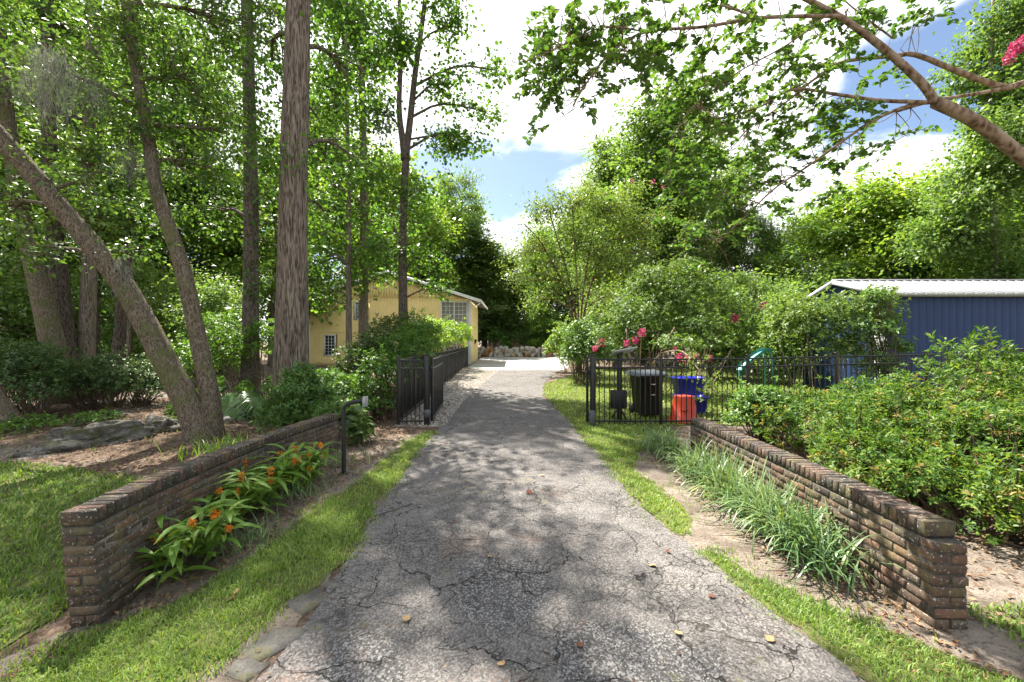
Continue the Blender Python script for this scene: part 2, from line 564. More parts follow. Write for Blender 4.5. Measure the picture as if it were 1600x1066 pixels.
# moss film and tan pine straw stains
ms = g.math('MULTIPLY', g.smooth(g.noise(g.addv(v, (3.1, 9.2, 0)), 1.9, 5.0, 0.68), 0.58, 0.70), g.smooth(g.noise(v, 22.0, 3.0, 0.6), 0.42, 0.6))
base = g.mix(g.math('MULTIPLY', ms, 0.6), base, (0.150, 0.135, 0.050))
st = g.math('MULTIPLY', g.smooth(g.noise(g.addv(v, (13.1, 1.2, 0)), 1.3, 4.0, 0.6), 0.57, 0.68), g.smooth(g.noise(v, 30.0, 3.0, 0.7), 0.45, 0.62))
base = g.mix(g.math('MULTIPLY', st, 0.5), base, (0.165, 0.085, 0.052))
hh = g.math('SUBTRACT', g.math('ADD', g.math('MULTIPLY', aggbw, 0.10), g.math('MULTIPLY', med, 0.5)), g.math('MULTIPLY', crack, 0.9))
finish(g, bsdf_out(g, base, 0.9, 0.22, g.bump(hh, 0.85, 0.02)))

# ground: mulch, leaf mould, bare sand
m, g = newmat('mulch')
tc = g.n('ShaderNodeTexCoord')
v = tc.outputs['Object']
a = g.noise(v, 0.55, 5.0, 0.6)
b = g.noise(v, 19.0, 6.0, 0.72)
c = g.voro(g.addv(v, g.scalev(g.noise(v, 9, 3, 0.6, 0, 'Color'), (0.2, 0.2, 0))), 42.0, 'F1', 'Color')
cb = g.n('ShaderNodeRGBToBW', {'Color': c}).outputs[0]
dirt = g.ramp(b, [(0.3, (0.055, 0.040, 0.030)), (0.52, (0.125, 0.090, 0.066)), (0.75, (0.24, 0.185, 0.14))])
dirt = g.mix(0.4, dirt, g.ramp(cb, [(0.2, (0.05, 0.032, 0.022)), (0.6, (0.16, 0.105, 0.07)), (0.9, (0.30, 0.22, 0.16))]))
dirt = g.mix(g.smooth(a, 0.5, 0.64), dirt, g.ramp(b, [(0.3, (0.13, 0.115, 0.10)), (0.7, (0.30, 0.27, 0.235))]))
finish(g, bsdf_out(g, dirt, 0.95, 0.12, g.bump(g.math('ADD', b, g.math('MULTIPLY', cb, 0.3)), 1.0, 0.03)))
m, g = newmat('sand')
tc = g.n('ShaderNodeTexCoord')
v = tc.outputs['Object']
a = g.noise(v, 2.6, 6.0, 0.68)
b = g.noise(v, 38.0, 5.0, 0.7)
c = g.noise(v, 160.0, 2.0, 0.7)
sand = g.ramp(a, [(0.36, (0.085, 0.062, 0.046)), (0.47, (0.173, 0.139, 0.111)), (0.62, (0.294, 0.248, 0.203))])
sand = g.mix(g.math('MULTIPLY', g.smooth(b, 0.50, 0.64), 0.75), sand, (0.062, 0.039, 0.026))
sand = g.mix(0.25, sand, g.ramp(c, [(0.3, (0.074, 0.061, 0.050)), (0.7, (0.368, 0.319, 0.268))]))
finish(g, bsdf_out(g, sand, 0.95, 0.15, g.bump(g.math('ADD', g.math('MULTIPLY', a, 1.4), b), 0.9, 0.03)))
m, g = newmat('lawn_soil')
tc = g.n('ShaderNodeTexCoord')
v = tc.outputs['Object']
a = g.noise(v, 9.0, 6.0, 0.7)
b = g.noise(v, 0.8, 3.0, 0.6)
so = g.ramp(a, [(0.3, (0.045, 0.052, 0.020)), (0.55, (0.105, 0.115, 0.040)), (0.8, (0.20, 0.185, 0.085))])
so = g.mix(g.math('MULTIPLY', g.smooth(b, 0.5, 0.66), 0.6), so, (0.13, 0.155, 0.045))
finish(g, bsdf_out(g, so, 0.95, 0.1, g.bump(a, 1.0, 0.04)))
m, g = newmat('concrete')
tc = g.n('ShaderNodeTexCoord')
v = tc.outputs['Object']
a = g.noise(v, 0.6, 6.0, 0.65)
b = g.noise(v, 45.0, 4.0, 0.7)
co = g.ramp(g.math('ADD', g.math('MULTIPLY', a, 0.7), g.math('MULTIPLY', b, 0.3)), [(0.3, (0.33, 0.315, 0.29)), (0.7, (0.48, 0.465, 0.44))])
finish(g, bsdf_out(g, co, 0.85, 0.25, g.bump(b, 0.3, 0.01)))
m, g = newmat('old_concrete')
tc = g.n('ShaderNodeTexCoord')
v = tc.outputs['Object']
a = g.noise(v, 5.0, 6.0, 0.7)
b = g.noise(v, 90.0, 4.0, 0.7)
co = g.ramp(g.math('ADD', g.math('MULTIPLY', a, 0.6), g.math('MULTIPLY', b, 0.4)), [(0.35, (0.065, 0.060, 0.053)), (0.65, (0.20, 0.19, 0.17))])
co = g.mix(g.math('MULTIPLY', g.smooth(g.noise(v, 3.0, 4, 0.6), 0.52, 0.64), 0.6), co, (0.16, 0.15, 0.06))
finish(g, bsdf_out(g, co, 0.9, 0.2, g.bump(b, 0.6, 0.01)))


def plain(name, col, rough=0.5, spec=0.4, var=0.12, sc=6.0, metal=0.0, bump=0.0, coat=0.0, dirt=0.0):
    m, g = newmat(name)
    tc = g.n('ShaderNodeTexCoord')
    geo = g.n('ShaderNodeNewGeometry')
    n = g.noise(geo.outputs['Position'], sc, 5.0, 0.65)
    lo = tuple(c * (1 - var) for c in col)
    hi = tuple(min(1.0, c * (1 + var)) for c in col)
    c = g.ramp(n, [(0.3, lo), (0.7, hi)])
    if dirt:
        d = g.noise(g.scalev(geo.outputs['Position'], (1, 1, 0.3)), sc * 1.7, 5.0, 0.7)
        c = g.mix(g.math('MULTIPLY', g.smooth(d, 0.5, 0.72), dirt), c, (0.13, 0.115, 0.085))
    nm = g.bump(g.noise(geo.outputs['Position'], sc * 14, 3.0, 0.6), bump, 0.004) if bump else None
    finish(g, bsdf_out(g, c, rough, spec, nm, metal, coat))
    return m


plain('yellow_siding', (0.88, 0.69, 0.31), 0.75, 0.25, 0.07, 1.2, bump=0.15, dirt=0.06)
plain('white_trim', (0.72, 0.72, 0.70), 0.6, 0.35, 0.06, 3.0, dirt=0.10)
plain('grey_trim', (0.46, 0.48, 0.50), 0.6, 0.35, 0.06, 3.0, dirt=0.10)
plain('blue_siding', (0.011, 0.034, 0.100), 0.6, 0.35, 0.08, 1.5, bump=0.2, dirt=0.05)
plain('roof_metal', (0.20, 0.205, 0.215), 0.55, 0.4, 0.10, 1.0, metal=0.25, dirt=0.12)
plain('green_trim', (0.42, 0.47, 0.36), 0.6, 0.3, 0.06, 2.0, dirt=0.1)
plain('black_metal', (0.012, 0.012, 0.013), 0.32, 0.5, 0.2, 20.0)
plain('black_matte', (0.016, 0.017, 0.018), 0.55, 0.4, 0.2, 20.0, bump=0.15)
plain('grey_metal', (0.30, 0.31, 0.30), 0.45, 0.5, 0.1, 20.0, dirt=0.1)
plain('dark_grey', (0.075, 0.080, 0.085), 0.5, 0.4, 0.1, 20.0)
plain('cart_black', (0.020, 0.020, 0.021), 0.48, 0.4, 0.15, 9.0, bump=0.2, dirt=0.08)
plain('cart_side', (0.115, 0.108, 0.098), 0.5, 0.4, 0.15, 9.0, bump=0.2, dirt=0.15)
plain('cart_lid', (0.16, 0.18, 0.205), 0.42, 0.45, 0.1, 9.0, bump=0.2, dirt=0.08)
plain('blue_plastic', (0.018, 0.028, 0.36), 0.4, 0.45, 0.1, 9.0, bump=0.15, dirt=0.04)
plain('orange_plastic', (0.60, 0.060, 0.022), 0.42, 0.45, 0.1, 9.0, bump=0.15, dirt=0.05)
plain('teal_plastic', (0.04, 0.26, 0.22), 0.4, 0.45, 0.1, 4.0)
plain('white_ink', (0.75, 0.75, 0.74), 0.6, 0.2, 0.02, 4.0)
plain('shingle', (0.115, 0.108, 0.10), 0.9, 0.15, 0.25, 3.0, bump=0.5)
plain('brown_siding', (0.16, 0.12, 0.10), 0.8, 0.2, 0.15, 2.0)
plain('rock_ochre', (0.40, 0.30, 0.19), 0.9, 0.2, 0.4, 2.4, bump=0.6)
plain('rock_pale', (0.42, 0.39, 0.34), 0.9, 0.2, 0.35, 2.4, bump=0.6)
plain('rock_rust', (0.33, 0.175, 0.075), 0.9, 0.2, 0.4, 2.4, bump=0.6)
plain('pebble', (0.40, 0.365, 0.32), 0.9, 0.2, 0.45, 9.0)
plain('stem_green', (0.075, 0.11, 0.035), 0.6, 0.3, 0.2, 6.0)
plain('stem_brown', (0.115, 0.085, 0.060), 0.9, 0.15, 0.25, 6.0)
plain('leaf_tan', (0.33, 0.22, 0.11), 0.7, 0.2, 0.3, 60.0)
plain('leaf_rust', (0.16, 0.065, 0.04), 0.7, 0.2, 0.3, 60.0)
plain('lantern_brass', (0.10, 0.06, 0.03), 0.4, 0.5, 0.2, 20.0, metal=0.7)

m, g = newmat('lichen_rock')
tc = g.n('ShaderNodeTexCoord')
v = tc.outputs['Object']
a = g.noise(v, 3.0, 7.0, 0.7)
b = g.noise(v, 16.0, 5.0, 0.7)
co = g.ramp(g.math('ADD', g.math('MULTIPLY', a, 0.6), g.math('MULTIPLY', b, 0.4)), [(0.32, (0.045, 0.040, 0.032)), (0.5, (0.17, 0.16, 0.135)), (0.64, (0.44, 0.43, 0.39))])
co = g.mix(g.math('MULTIPLY', g.smooth(g.noise(v, 2.2, 4, 0.6), 0.5, 0.62), 0.7), co, (0.10, 0.115, 0.035))
finish(g, bsdf_out(g, co, 0.95, 0.12, g.bump(g.math('ADD', a, b), 1.0, 0.05)))

m, g = newmat('glass')
finish(g, bsdf_out(g, (0.045, 0.055, 0.058), 0.06, 0.8))
m, g = newmat('pane_curtain')
finish(g, bsdf_out(g, (0.20, 0.185, 0.15), 0.15, 0.7))
m, g = newmat('solar_cell')
finish(g, bsdf_out(g, (0.012, 0.016, 0.032), 0.12, 0.7))

# ------------------------------------------------------------------ ground, drive, beds
def dense(lo, hi, step, far_lo, far_hi, nf=24):
    d = np.arange(lo, hi + step, step)
    a = lo - np.geomspace(step * 2, lo - far_lo, nf)[::-1]
    b = d[-1] + np.geomspace(step * 2, far_hi - d[-1], nf)
    return np.concatenate([a, d, b])


def grid_mesh(name, X, Y, Z, mat):
    n, k = X.shape
    V = np.stack([X, Y, Z], -1).reshape(-1, 3)
    i = np.arange(n * k).reshape(n, k)
    return mesh_np(name, V, [np.stack([i[:-1, :-1], i[:-1, 1:], i[1:, 1:], i[1:, :-1]], -1).reshape(-1, 4)], mat, True)


gx = dense(-10, 10, 0.16, -600, 600)
gy = dense(-2, 12, 0.16, -300, 900)
GX, GY = np.meshgrid(gx, gy)
tag(link('ground', grid_mesh('ground', GX, GY, gz(GX, GY), MT['mulch'])), kind='structure')


def wob(t, seed, amp, fr=1.0):
    return amp * (np.sin(t * 2.3 * fr + seed) * 0.5 + np.sin(t * 5.9 * fr + seed * 2.1) * 0.3 + np.sin(t * 13.7 * fr + seed * 3.3) * 0.25 + np.sin(t * 31 * fr + seed) * 0.14)


def edges(poly, y):
    p = np.array(poly, float)
    return np.interp(y, p[:, 0], p[:, 1])


DRIVE_L = [(-4, -1.3), (2.2, -1.33), (3.5, -1.31), (4.7, -1.44), (7, -1.49), (9, -1.48), (13.3, -1.5), (20, -1.15), (25.6, -0.9)]
DRIVE_R = [(-4, 2.1), (2.17, 1.82), (3.15, 1.6), (4.33, 1.4), (6.9, 1.33), (9.1, 1.26), (13.3, 0.98), (17.3, 1.33), (20.3, 1.87), (25.6, 3.1)]


def strip(name, y0, y1, L, R, ncol, zoff, mat, step=0.12, jit=0.05, seed=1.0, kind='structure'):
    y = np.arange(y0, y1 + step * 0.5, step)
    xl = edges(L, y) + wob(y, seed, jit)
    xr = edges(R, y) + wob(y, seed + 4, jit)
    t = np.linspace(0, 1, ncol)[None, :]
    X = xl[:, None] * (1 - t) + xr[:, None] * t
    Y = np.repeat(y[:, None], ncol, 1)
    o = link(name, grid_mesh(name, X, Y, gz(X, Y) + zoff, MT[mat]))
    return tag(o, kind=kind)


strip('driveway', -4, 25.6, DRIVE_L, DRIVE_R, 24, 0.014, 'asphalt', jit=0.045, seed=2.2)
PAD_L = [(25.3, -2.2), (28, -3.0), (31, -3.05), (45.6, -3.2)]
PAD_R = [(25.3, 3.2), (28, 3.8), (36, 4.8), (45.6, 6.0)]
strip('parking_pad', 25.3, 45.6, PAD_L, PAD_R, 8, 0.018, 'concrete', 0.5, 0.03, 5)
GRAV_L = [(8.6, -2.5), (9.2, -2.45), (31, -3.25)]
GRAV_R = [(8.6, -1.4), (13, -1.42), (20, -1.05), (25.4, -0.8), (27, -2.4), (31, -3.0)]
strip('gravel_strip', 8.6, 27.0, GRAV_L, GRAV_R, 8, 0.007, 'sand', 0.2, 0.05, 3)
BEDL_L = [(2.2, -3.2), (2.8, -3.0), (7.3, -2.78)]
VERGE_L = [(1.2, -3.4), (2.3, -3.0), (2.8, -2.86), (3.0, -2.62), (3.2, -2.42), (3.7, -2.2), (4.6, -2.1), (5.2, -1.93), (7.3, -1.83), (8.1, -1.7)]
strip('left_sand_bed', 1.2, 7.9, [(1.2, -3.7), (2.6, -3.12), (2.9, -2.95), (5.5, -2.95), (7.9, -2.72)], [(1.2, -1.3), (7.9, -1.45)], 14, 0.005, 'sand', 0.12, 0.05, 7)
VERGE_R1R = [(1.2, 4.0), (2.0, 2.85), (2.3, 2.50), (2.6, 2.22), (3.0, 1.95), (3.45, 1.72)]
VERGE_R2R = [(3.85, 1.62), (4.33, 1.80), (5.6, 1.72), (6.6, 1.95), (7.3, 2.7), (8.2, 3.2), (8.8, 3.3)]
strip('right_sand_bed', 1.0, 7.0, [(1.0, 1.85), (3.1, 1.5), (7.0, 1.3)], [(1.0, 5.5), (2.55, 5.5), (2.6, 5.2), (3.5, 4.9), (3.9, 2.72), (7.0, 2.72)], 22, 0.005, 'sand', 0.12, 0.05, 9)

LAWNS = []   # (name, y0, y1, left, right) for the grass blades


def lawn(name, y0, y1, L, R, seed, ncol=12, step=0.14, jit=0.08):
    strip(name, y0, y1, L, R, ncol, 0.0095, 'lawn_soil', step, jit, seed)
    LAWNS.append((name, y0, y1, L, R))


lawn('left_lawn', 0.8, 6.1, [(0.8, -13), (6.1, -13)], [(0.8, -3.5), (2.6, -3.2), (4.2, -3.3), (4.9, -3.75), (5.4, -4.9), (5.8, -6.2), (6.1, -8.5)], 1.3, 30)
lawn('left_verge', 1.2, 8.1, VERGE_L, [(1.2, -1.75), (2.2, -1.62), (2.9, -1.52), (3.4, -1.36), (4.7, -1.46), (8.1, -1.52)], 3.1)
lawn('right_verge', 1.0, 3.5, [(1.0, 2.1), (2.17, 1.86), (3.15, 1.62), (3.5, 1.58)], VERGE_R1R, 5.2)
lawn('right_verge_far', 3.85, 8.7, [(3.85, 1.52), (4.33, 1.42), (6.9, 1.35), (8.7, 1.3)], VERGE_R2R, 6.1)
lawn('right_corner_lawn', 1.0, 2.75, [(1.0, 3.2), (2.2, 2.98), (2.75, 3.0)], [(1.0, 7), (2.3, 7), (2.75, 4.2)], 8.8)
lawn('back_lawn', 8.75, 26.0, [(8.75, 1.3), (13.3, 1.02), (17.3, 1.4), (20.3, 2.6), (26, 5)], [(8.75, 13), (11, 15), (26, 16)], 9.9, 20, 0.25)

# raised bed behind the rocks
mb = MB()
mb.box((1.5, 56.5, 0.38), (30, 19, 0.76))
tag(put('terrace', mb, MT['mulch']), kind='structure')

# ------------------------------------------------------------------ brick walls
BL, BW, BH = 0.1905, 0.0915, 0.0555
PITCH, CRS = 0.2032, 0.0677
BRICKS = []
for k in range(7):
    r = np.random.default_rng(100 + k)
    c = 0.0032
    vs, fs = [], []
    hx, hy, hz = BL / 2, BW / 2, BH / 2
    pts, idx = [], {}
    for sx in (-1, 1):
        for sy in (-1, 1):
            for sz in (-1, 1):
                j = r.normal(0, 0.0018, 3)
                for ax in range(3):
                    p = np.array([sx * (hx - c), sy * (hy - c), sz * (hz - c)])
                    p[ax] += (sx, sy, sz)[ax] * c
                    idx[(sx, sy, sz, ax)] = len(pts)
                    pts.append(p + j + r.normal(0, 0.0007, 3))
    q, t3 = [], []
    for ax in range(3):
        o1, o2 = [a for a in range(3) if a != ax]
        for s0 in (-1, 1):
            ring = []
            for (a, b) in ((-1, -1), (1, -1), (1, 1), (-1, 1)):
                sg = [0, 0, 0]
                sg[ax], sg[o1], sg[o2] = s0, a, b
                ring.append(idx[(*sg, ax)])
            q.append(ring if (s0 > 0) == (ax != 1) else ring[::-1])
    for ax in range(3):
        o1, o2 = [a for a in range(3) if a != ax]
        for a in (-1, 1):
            for b in (-1, 1):
                e = []
                for s0 in (-1, 1):
                    sg = [0, 0, 0]
                    sg[ax], sg[o1], sg[o2] = s0, a, b
                    e.append((idx[(*sg, o1)], idx[(*sg, o2)]))
                q.append([e[0][0], e[1][0], e[1][1], e[0][1]])
    for sx in (-1, 1):
        for sy in (-1, 1):
            for sz in (-1, 1):
                t3.append([idx[(sx, sy, sz, a)] for a in range(3)])
    V = np.array(pts)

    def outward(fl):
        res = []
        for f in fl:
            a, b, c2 = V[f[0]], V[f[1]], V[f[2]]
            res.append(f if np.dot(np.cross(b - a, c2 - a), V[f].mean(0)) > 0 else f[::-1])
        return np.array(res)

    BRICKS.append(mesh_np('brick', V, [outward(q), outward(t3)], MT['brick']))


def euler_m(rx, rz):
    cx_, sx_, cz_, sz_ = math.cos(rx), math.sin(rx), math.cos(rz), math.sin(rz)
    return np.array([[cz_, -sz_ * cx_, sz_ * sx_], [sz_, cz_ * cx_, -cz_ * sx_], [0, sx_, cx_]])


def brick_wall(label, face_pts, drive_side, top, z_low, lean=0.0, cap_skip=0, seed=1):
    """face_pts: plan line of the face towards the drive, near end first; drive_side +1 = drive lies at +x"""
    r = random.Random(seed)
    pts = spline([(x, y, 0) for x, y in face_pts], 120)
    ds = np.concatenate([[0], np.cumsum(np.linalg.norm(np.diff(pts, axis=0), axis=1))])
    Lt = ds[-1]
    root = thing('brick_wall', label, 'brick wall', (pts[0, 0], pts[0, 1], 0))
    org = np.array(root.location)

    def at(s, off):
        x = np.interp(s, ds, pts[:, 0])
        y = np.interp(s, ds, pts[:, 1])
        i = min(max(np.searchsorted(ds, s), 1), 119)
        t = unit(pts[i] - pts[i - 1])
        nrm = np.array([t[1], -t[0], 0]) * drive_side        # towards the drive
        return np.array([x, y, 0]) + nrm * (-off), math.atan2(t[1], t[0])

    def lean_dx(s, z):
        return lean * (top - z) * max(0.0, 1 - s / 2.8)

    ncr = int(math.ceil((top - 0.10 - z_low) / CRS))
    back = MB()
    nb = 0

    def brick(s, off, z, rx, drz, front=True):
        nonlocal nb
        p, a = at(s, off)
        p = p + np.array([lean_dx(s, z), 0, z]) + np.array([r.gauss(0, .0018), r.gauss(0, .0022), r.gauss(0, .0018)])
        rz = a + drz + r.gauss(0, 0.006)
        me = r.choice(BRICKS)
        if front:
            link('brick', me, root, tuple(p - org), (rx, r.gauss(0, 0.005), rz))
            nb += 1
        else:
            V = np.empty(len(me.vertices) * 3, np.float32)
            me.vertices.foreach_get('co', V)
            V = V.reshape(-1, 3) @ euler_m(rx, rz).T + p
            f4 = [list(pl.vertices) for pl in me.polygons if len(pl.vertices) == 4]
            f3 = [list(pl.vertices) for pl in me.polygons if len(pl.vertices) == 3]
            back.add(V, [np.array(f4), np.array(f3)])

    T = 0.200
    for k in range(ncr):
        z = top - 0.103 - CRS * (k + 0.5)
        if k % 2 == 0:
            brick(BW / 2, T / 2, z, 0, math.pi / 2)
            s = BW + 0.0097 + BL / 2
        else:
            s = BL / 2
        while s < Lt - BL / 2:
            # skip what lies wholly under the ground
            p, a = at(s, 0)
            if z + BH / 2 > float(gz(p[0], p[1])) - 0.03:
                brick(s, BW / 2, z, 0, 0)
            brick(s, T - BW / 2, z, 0, 0, front=(k % 2 == 1 and s < BL))
            s += PITCH
    s = BH / 2 + cap_skip * CRS
    while s < Lt - 0.03:
        brick(s, T / 2 - 0.002, top - BW / 2 + r.gauss(0, 0.0015), math.pi / 2, math.pi / 2)
        s += CRS
    b = put('rear_bricks', back, MT['brick'], root)
    b['kind'] = 'stuff'
    b['label'] = 'bricks of the wall side turned away from the drive'
    # recessed mortar core
    core = MB()
    sv = np.linspace(0.008, Lt - 0.02, 60)
    zs = [z_low - 0.05, top - 0.106, ]
    V, Fq = [], []
    for s in sv:
        for off, z in ((0.0055, zs[0]), (0.0055, zs[1]), (T - 0.0055, zs[1]), (T - 0.0055, zs[0])):
            p, a = at(s, off)
            V.append(p + np.array([lean_dx(s, z), 0, z]))
    for i in range(len(sv) - 1):
        for j in range(4):
            Fq.append([i * 4 + j, i * 4 + (j + 1) % 4, i * 4 + 4 + (j + 1) % 4, i * 4 + 4 + j])
    Fq.append([0, 3, 2, 1])
    m_ = (len(sv) - 1) * 4
    Fq.append([m_, m_ + 1, m_ + 2, m_ + 3])
    core.add(V, np.array(Fq))
    # mortar bed of the coping
    sv2 = np.linspace(0.006 + cap_skip * CRS, Lt - 0.02, 60)
    V, Fq = [], []
    for s in sv2:
        for off, z in ((0.010, top - 0.104), (0.010, top - 0.006), (T - 0.010, top - 0.006), (T - 0.010, top - 0.104)):
            p, a = at(s, off)
            V.append(p + np.array([lean_dx(s, z), 0, z]))
    for i in range(len(sv2) - 1):
        for j in range(4):
            Fq.append([i * 4 + j, i * 4 + (j + 1) % 4, i * 4 + 4 + (j + 1) % 4, i * 4 + 4 + j])
    Fq.append([0, 3, 2, 1])
    Fq.append([m_, m_ + 1, m_ + 2, m_ + 3])
    core.add(V, np.array(Fq))
    put('mortar', core, MT['mortar'], root)
    return root


WALL_L = [(-2.895, 2.86), (-2.97, 3.6), (-2.985, 4.6), (-2.93, 5.6), (-2.795, 6.73)]
WALL_R = [(2.62, 2.58), (2.665, 3.7), (2.675, 4.74), (2.68, 6.28)]
brick_wall('low curved brick wall left of the drive behind the orange-flowered plants', WALL_L, 1, 0.61, -0.24, lean=0.09, seed=3)
wr = brick_wall('low straight brick wall right of the drive behind the strappy grass clumps', WALL_R, -1, 0.63, -0.04, cap_skip=1, seed=5)

# ------------------------------------------------------------------ shared bars
CUBES = {}


def bar(root, name, c, size, mat, rot=(0, 0, 0)):
    """box part from shared mesh data; c in world coordinates"""
    if mat not in CUBES:
        mb_ = MB()
        mb_.box((0, 0, 0), (1, 1, 1))
        CUBES[mat] = mb_.mesh('bar', MT[mat])
    loc = tuple(np.asarray(c, float) - np.array(root.location)) if root is not None else tuple(c)
    return link(name, CUBES[mat], root, loc, rot, size)


def fence_span(root, p0, p1, z0, z1, h, spacing=0.112, post0=True, post1=True, pw=0.055, pick='picket'):
    """one span of flat-top metal fence between two plan points"""
    p0, p1 = np.array(p0, float), np.array(p1, float)
    L = np.linalg.norm(p1 - p0)
    a = math.atan2(p1[1] - p0[1], p1[0] - p0[0])
    ti = math.atan2(z1 - z0, L)
    mid = (p0 + p1) / 2
    zm = (z0 + z1) / 2
    for zz_ in (0.09, h - 0.20, h - 0.03):
        bar(root, 'rail', (mid[0], mid[1], zm + zz_), (L - 0.02, 0.026, 0.032), 'black_metal', (0, -ti, a))
    n = int(L / spacing)
    for i in range(1, n + 1):
        t = i / (n + 1)
        p = p0 + (p1 - p0) * t
        z = z0 + (z1 - z0) * t
        bar(root, pick, (p[0], p[1], z + h / 2), (0.017, 0.017, h - 0.07), 'black_metal', (0, 0, a))
    for on, p, z in ((post0, p0, z0), (post1, p1, z1)):
        if on:
            bar(root, 'post', (p[0], p[1], z + h / 2 + 0.02), (pw, pw, h + 0.06), 'black_metal', (0, 0, a))
            bar(root, 'post_cap', (p[0], p[1], z + h + 0.056), (pw + 0.014, pw + 0.014, 0.014), 'black_metal', (0, 0, a))


FY = 8.77
fr = thing('metal_fence', 'black metal picket fence right of the drive behind the leafy bushes', 'fence', (1.73, FY, 0))
fx = [1.73, 3.14, 4.97, 6.83, 8.74, 10.77, 12.7]
fz = [0.0, 0.0, 0.02, 0.06, 0.10, 0.14, 0.18]
for i in range(6):
    fence_span(fr, (fx[i], FY), (fx[i + 1], FY), fz[i], fz[i + 1], 1.42, post0=False, post1=True)
gp = thing('gate_post', 'thick black gate post at the right side of the drive', 'post', (1.70, FY - 0.02, 0), group='posts of the drive gate')
bar(gp, 'shaft', (1.70, FY - 0.02, 0.74), (0.105, 0.105, 1.48), 'black_metal')
bar(gp, 'cap', (1.70, FY - 0.02, 1.485), (0.12, 0.12, 0.02), 'black_metal')
bar(gp, 'hinge', (1.63, FY + 0.0, 1.15), (0.05, 0.06, 0.07), 'black_metal')
bar(gp, 'hinge', (1.63, FY + 0.0, 0.25), (0.05, 0.06, 0.07), 'black_metal')
bar(gp, 'operator_arm', (1.68, FY - 0.1, 0.18), (0.11, 0.09, 0.30), 'dark_grey')

fl = thing('side_panel_fence', 'short black picket panel beside the left gate post', 'fence', (-2.4, 8.8, 0))
fence_span(fl, (-2.40, 8.80), (-1.87, 8.80), 0, 0, 1.40, 0.10, True, False)
gp2 = thing('gate_post', 'thick black gate post at the left side of the drive', 'post', (-1.80, 8.80, 0), group='posts of the drive gate')
bar(gp2, 'shaft', (-1.80, 8.80, 0.74), (0.11, 0.11, 1.48), 'black_metal')
bar(gp2, 'cap', (-1.80, 8.80, 1.485), (0.125, 0.125, 0.02), 'black_metal')
bar(gp2, 'operator_box', (-1.77, 8.72, 0.26), (0.12, 0.10, 0.16), 'dark_grey')
bar(gp2, 'hinge', (-1.73, 8.86, 1.2), (0.05, 0.05, 0.07), 'black_metal')


def gate(label, p0, p1, h):
    gr = thing('gate_leaf', label, 'gate', (p0[0], p0[1], 0), group='leaves of the open drive gate')
    p0, p1 = np.array(p0), np.array(p1)
    L = np.linalg.norm(p1 - p0)
    a = math.atan2(p1[1] - p0[1], p1[0] - p0[0])
    m_ = (p0 + p1) / 2
    for z, hh in ((0.10, 0.06), (h - 0.2, 0.035), (h, 0.04)):
        bar(gr, 'rail', (m_[0], m_[1], z), (L, 0.03, hh), 'black_metal', (0, 0, a))
    for p in (p0, p1):
        bar(gr, 'stile', (p[0], p[1], h / 2 + 0.05), (0.05, 0.05, h - 0.02), 'black_metal', (0, 0, a))
    n = int(L / 0.11)
    for i in range(1, n):
        p = p0 + (p1 - p0) * i / n
        bar(gr, 'picket', (p[0], p[1], h / 2 + 0.05), (0.019, 0.019, h - 0.12), 'black_metal', (0, 0, a))


gate('open black gate leaf swung back along the left edge of the drive', (-1.72, 8.95), (-1.86, 11.1), 1.40)
gate('open black gate leaf seen edge-on beside the right gate post', (1.60, 8.86), (1.98, 10.9), 1.40)

fb = thing('long_metal_fence', 'long black picket fence running from the gate back to the yellow house', 'fence', (-2.42, 8.8, 0))
nspan = 12
for i in range(nspan):
    a0 = np.array([-2.42, 8.86]) + (np.array([-3.30, 30.8]) - np.array([-2.42, 8.86])) * i / nspan
    a1 = np.array([-2.42, 8.86]) + (np.array([-3.30, 30.8]) - np.array([-2.42, 8.86])) * (i + 1) / nspan
    fence_span(fb, a0, a1, 0, 0, 1.40, 0.112, False, True)

# ------------------------------------------------------------------ yellow house
HY, HX0, HX1, HD = 31.0, -15.2, -3.1, 7.2
EAVE, RX = 4.86, -9.15
PIT = 0.314
house = thing('yellow_house', 'two-storey yellow house with white-framed windows at the end of the fence', 'house', (HX1, HY, 0))
wins = [('window', -5.32, -3.30, 2.80, 4.75, 2, 3, 6, 'pane_curtain'), ('window', -14.02, -13.14, 0.66, 2.26, 1, 3, 6, 'glass'),
        ('window', -11.75, -10.75, 3.35, 4.70, 1, 3, 4, 'glass'), ('window', -11.40, -9.55, 0.55, 2.20, 2, 3, 4, 'glass'),
        ('window', -5.08, -4.08, 0.75, 2.12, 1, 3, 4, 'pane_curtain')]
wall = MB()
wall.box(((HX0 + HX1) / 2, HY + HD / 2 + 0.12, EAVE / 2), (HX1 - HX0 - 0.12, HD - 0.1, EAVE))
pr = np.array([[HX0 + .06, HY + .07, EAVE - .02], [HX1 - .06, HY + .07, EAVE - .02], [RX, HY + .07, EAVE + PIT * (HX1 - RX) - .06]])
wall.add(np.vstack([pr, pr + np.array([0, HD - .1, 0])]), [np.array([[0, 1, 2], [5, 4, 3]]), np.array([[0, 3, 4, 1], [1, 4, 5, 2], [2, 5, 3, 0]])])
wf = put('wall', wall, MT['yellow_siding'], house)


def sub(parent, root, name, mb_, mat, smooth=False):
    return link(name, mb_.mesh(name, mat, smooth, root.location), parent)


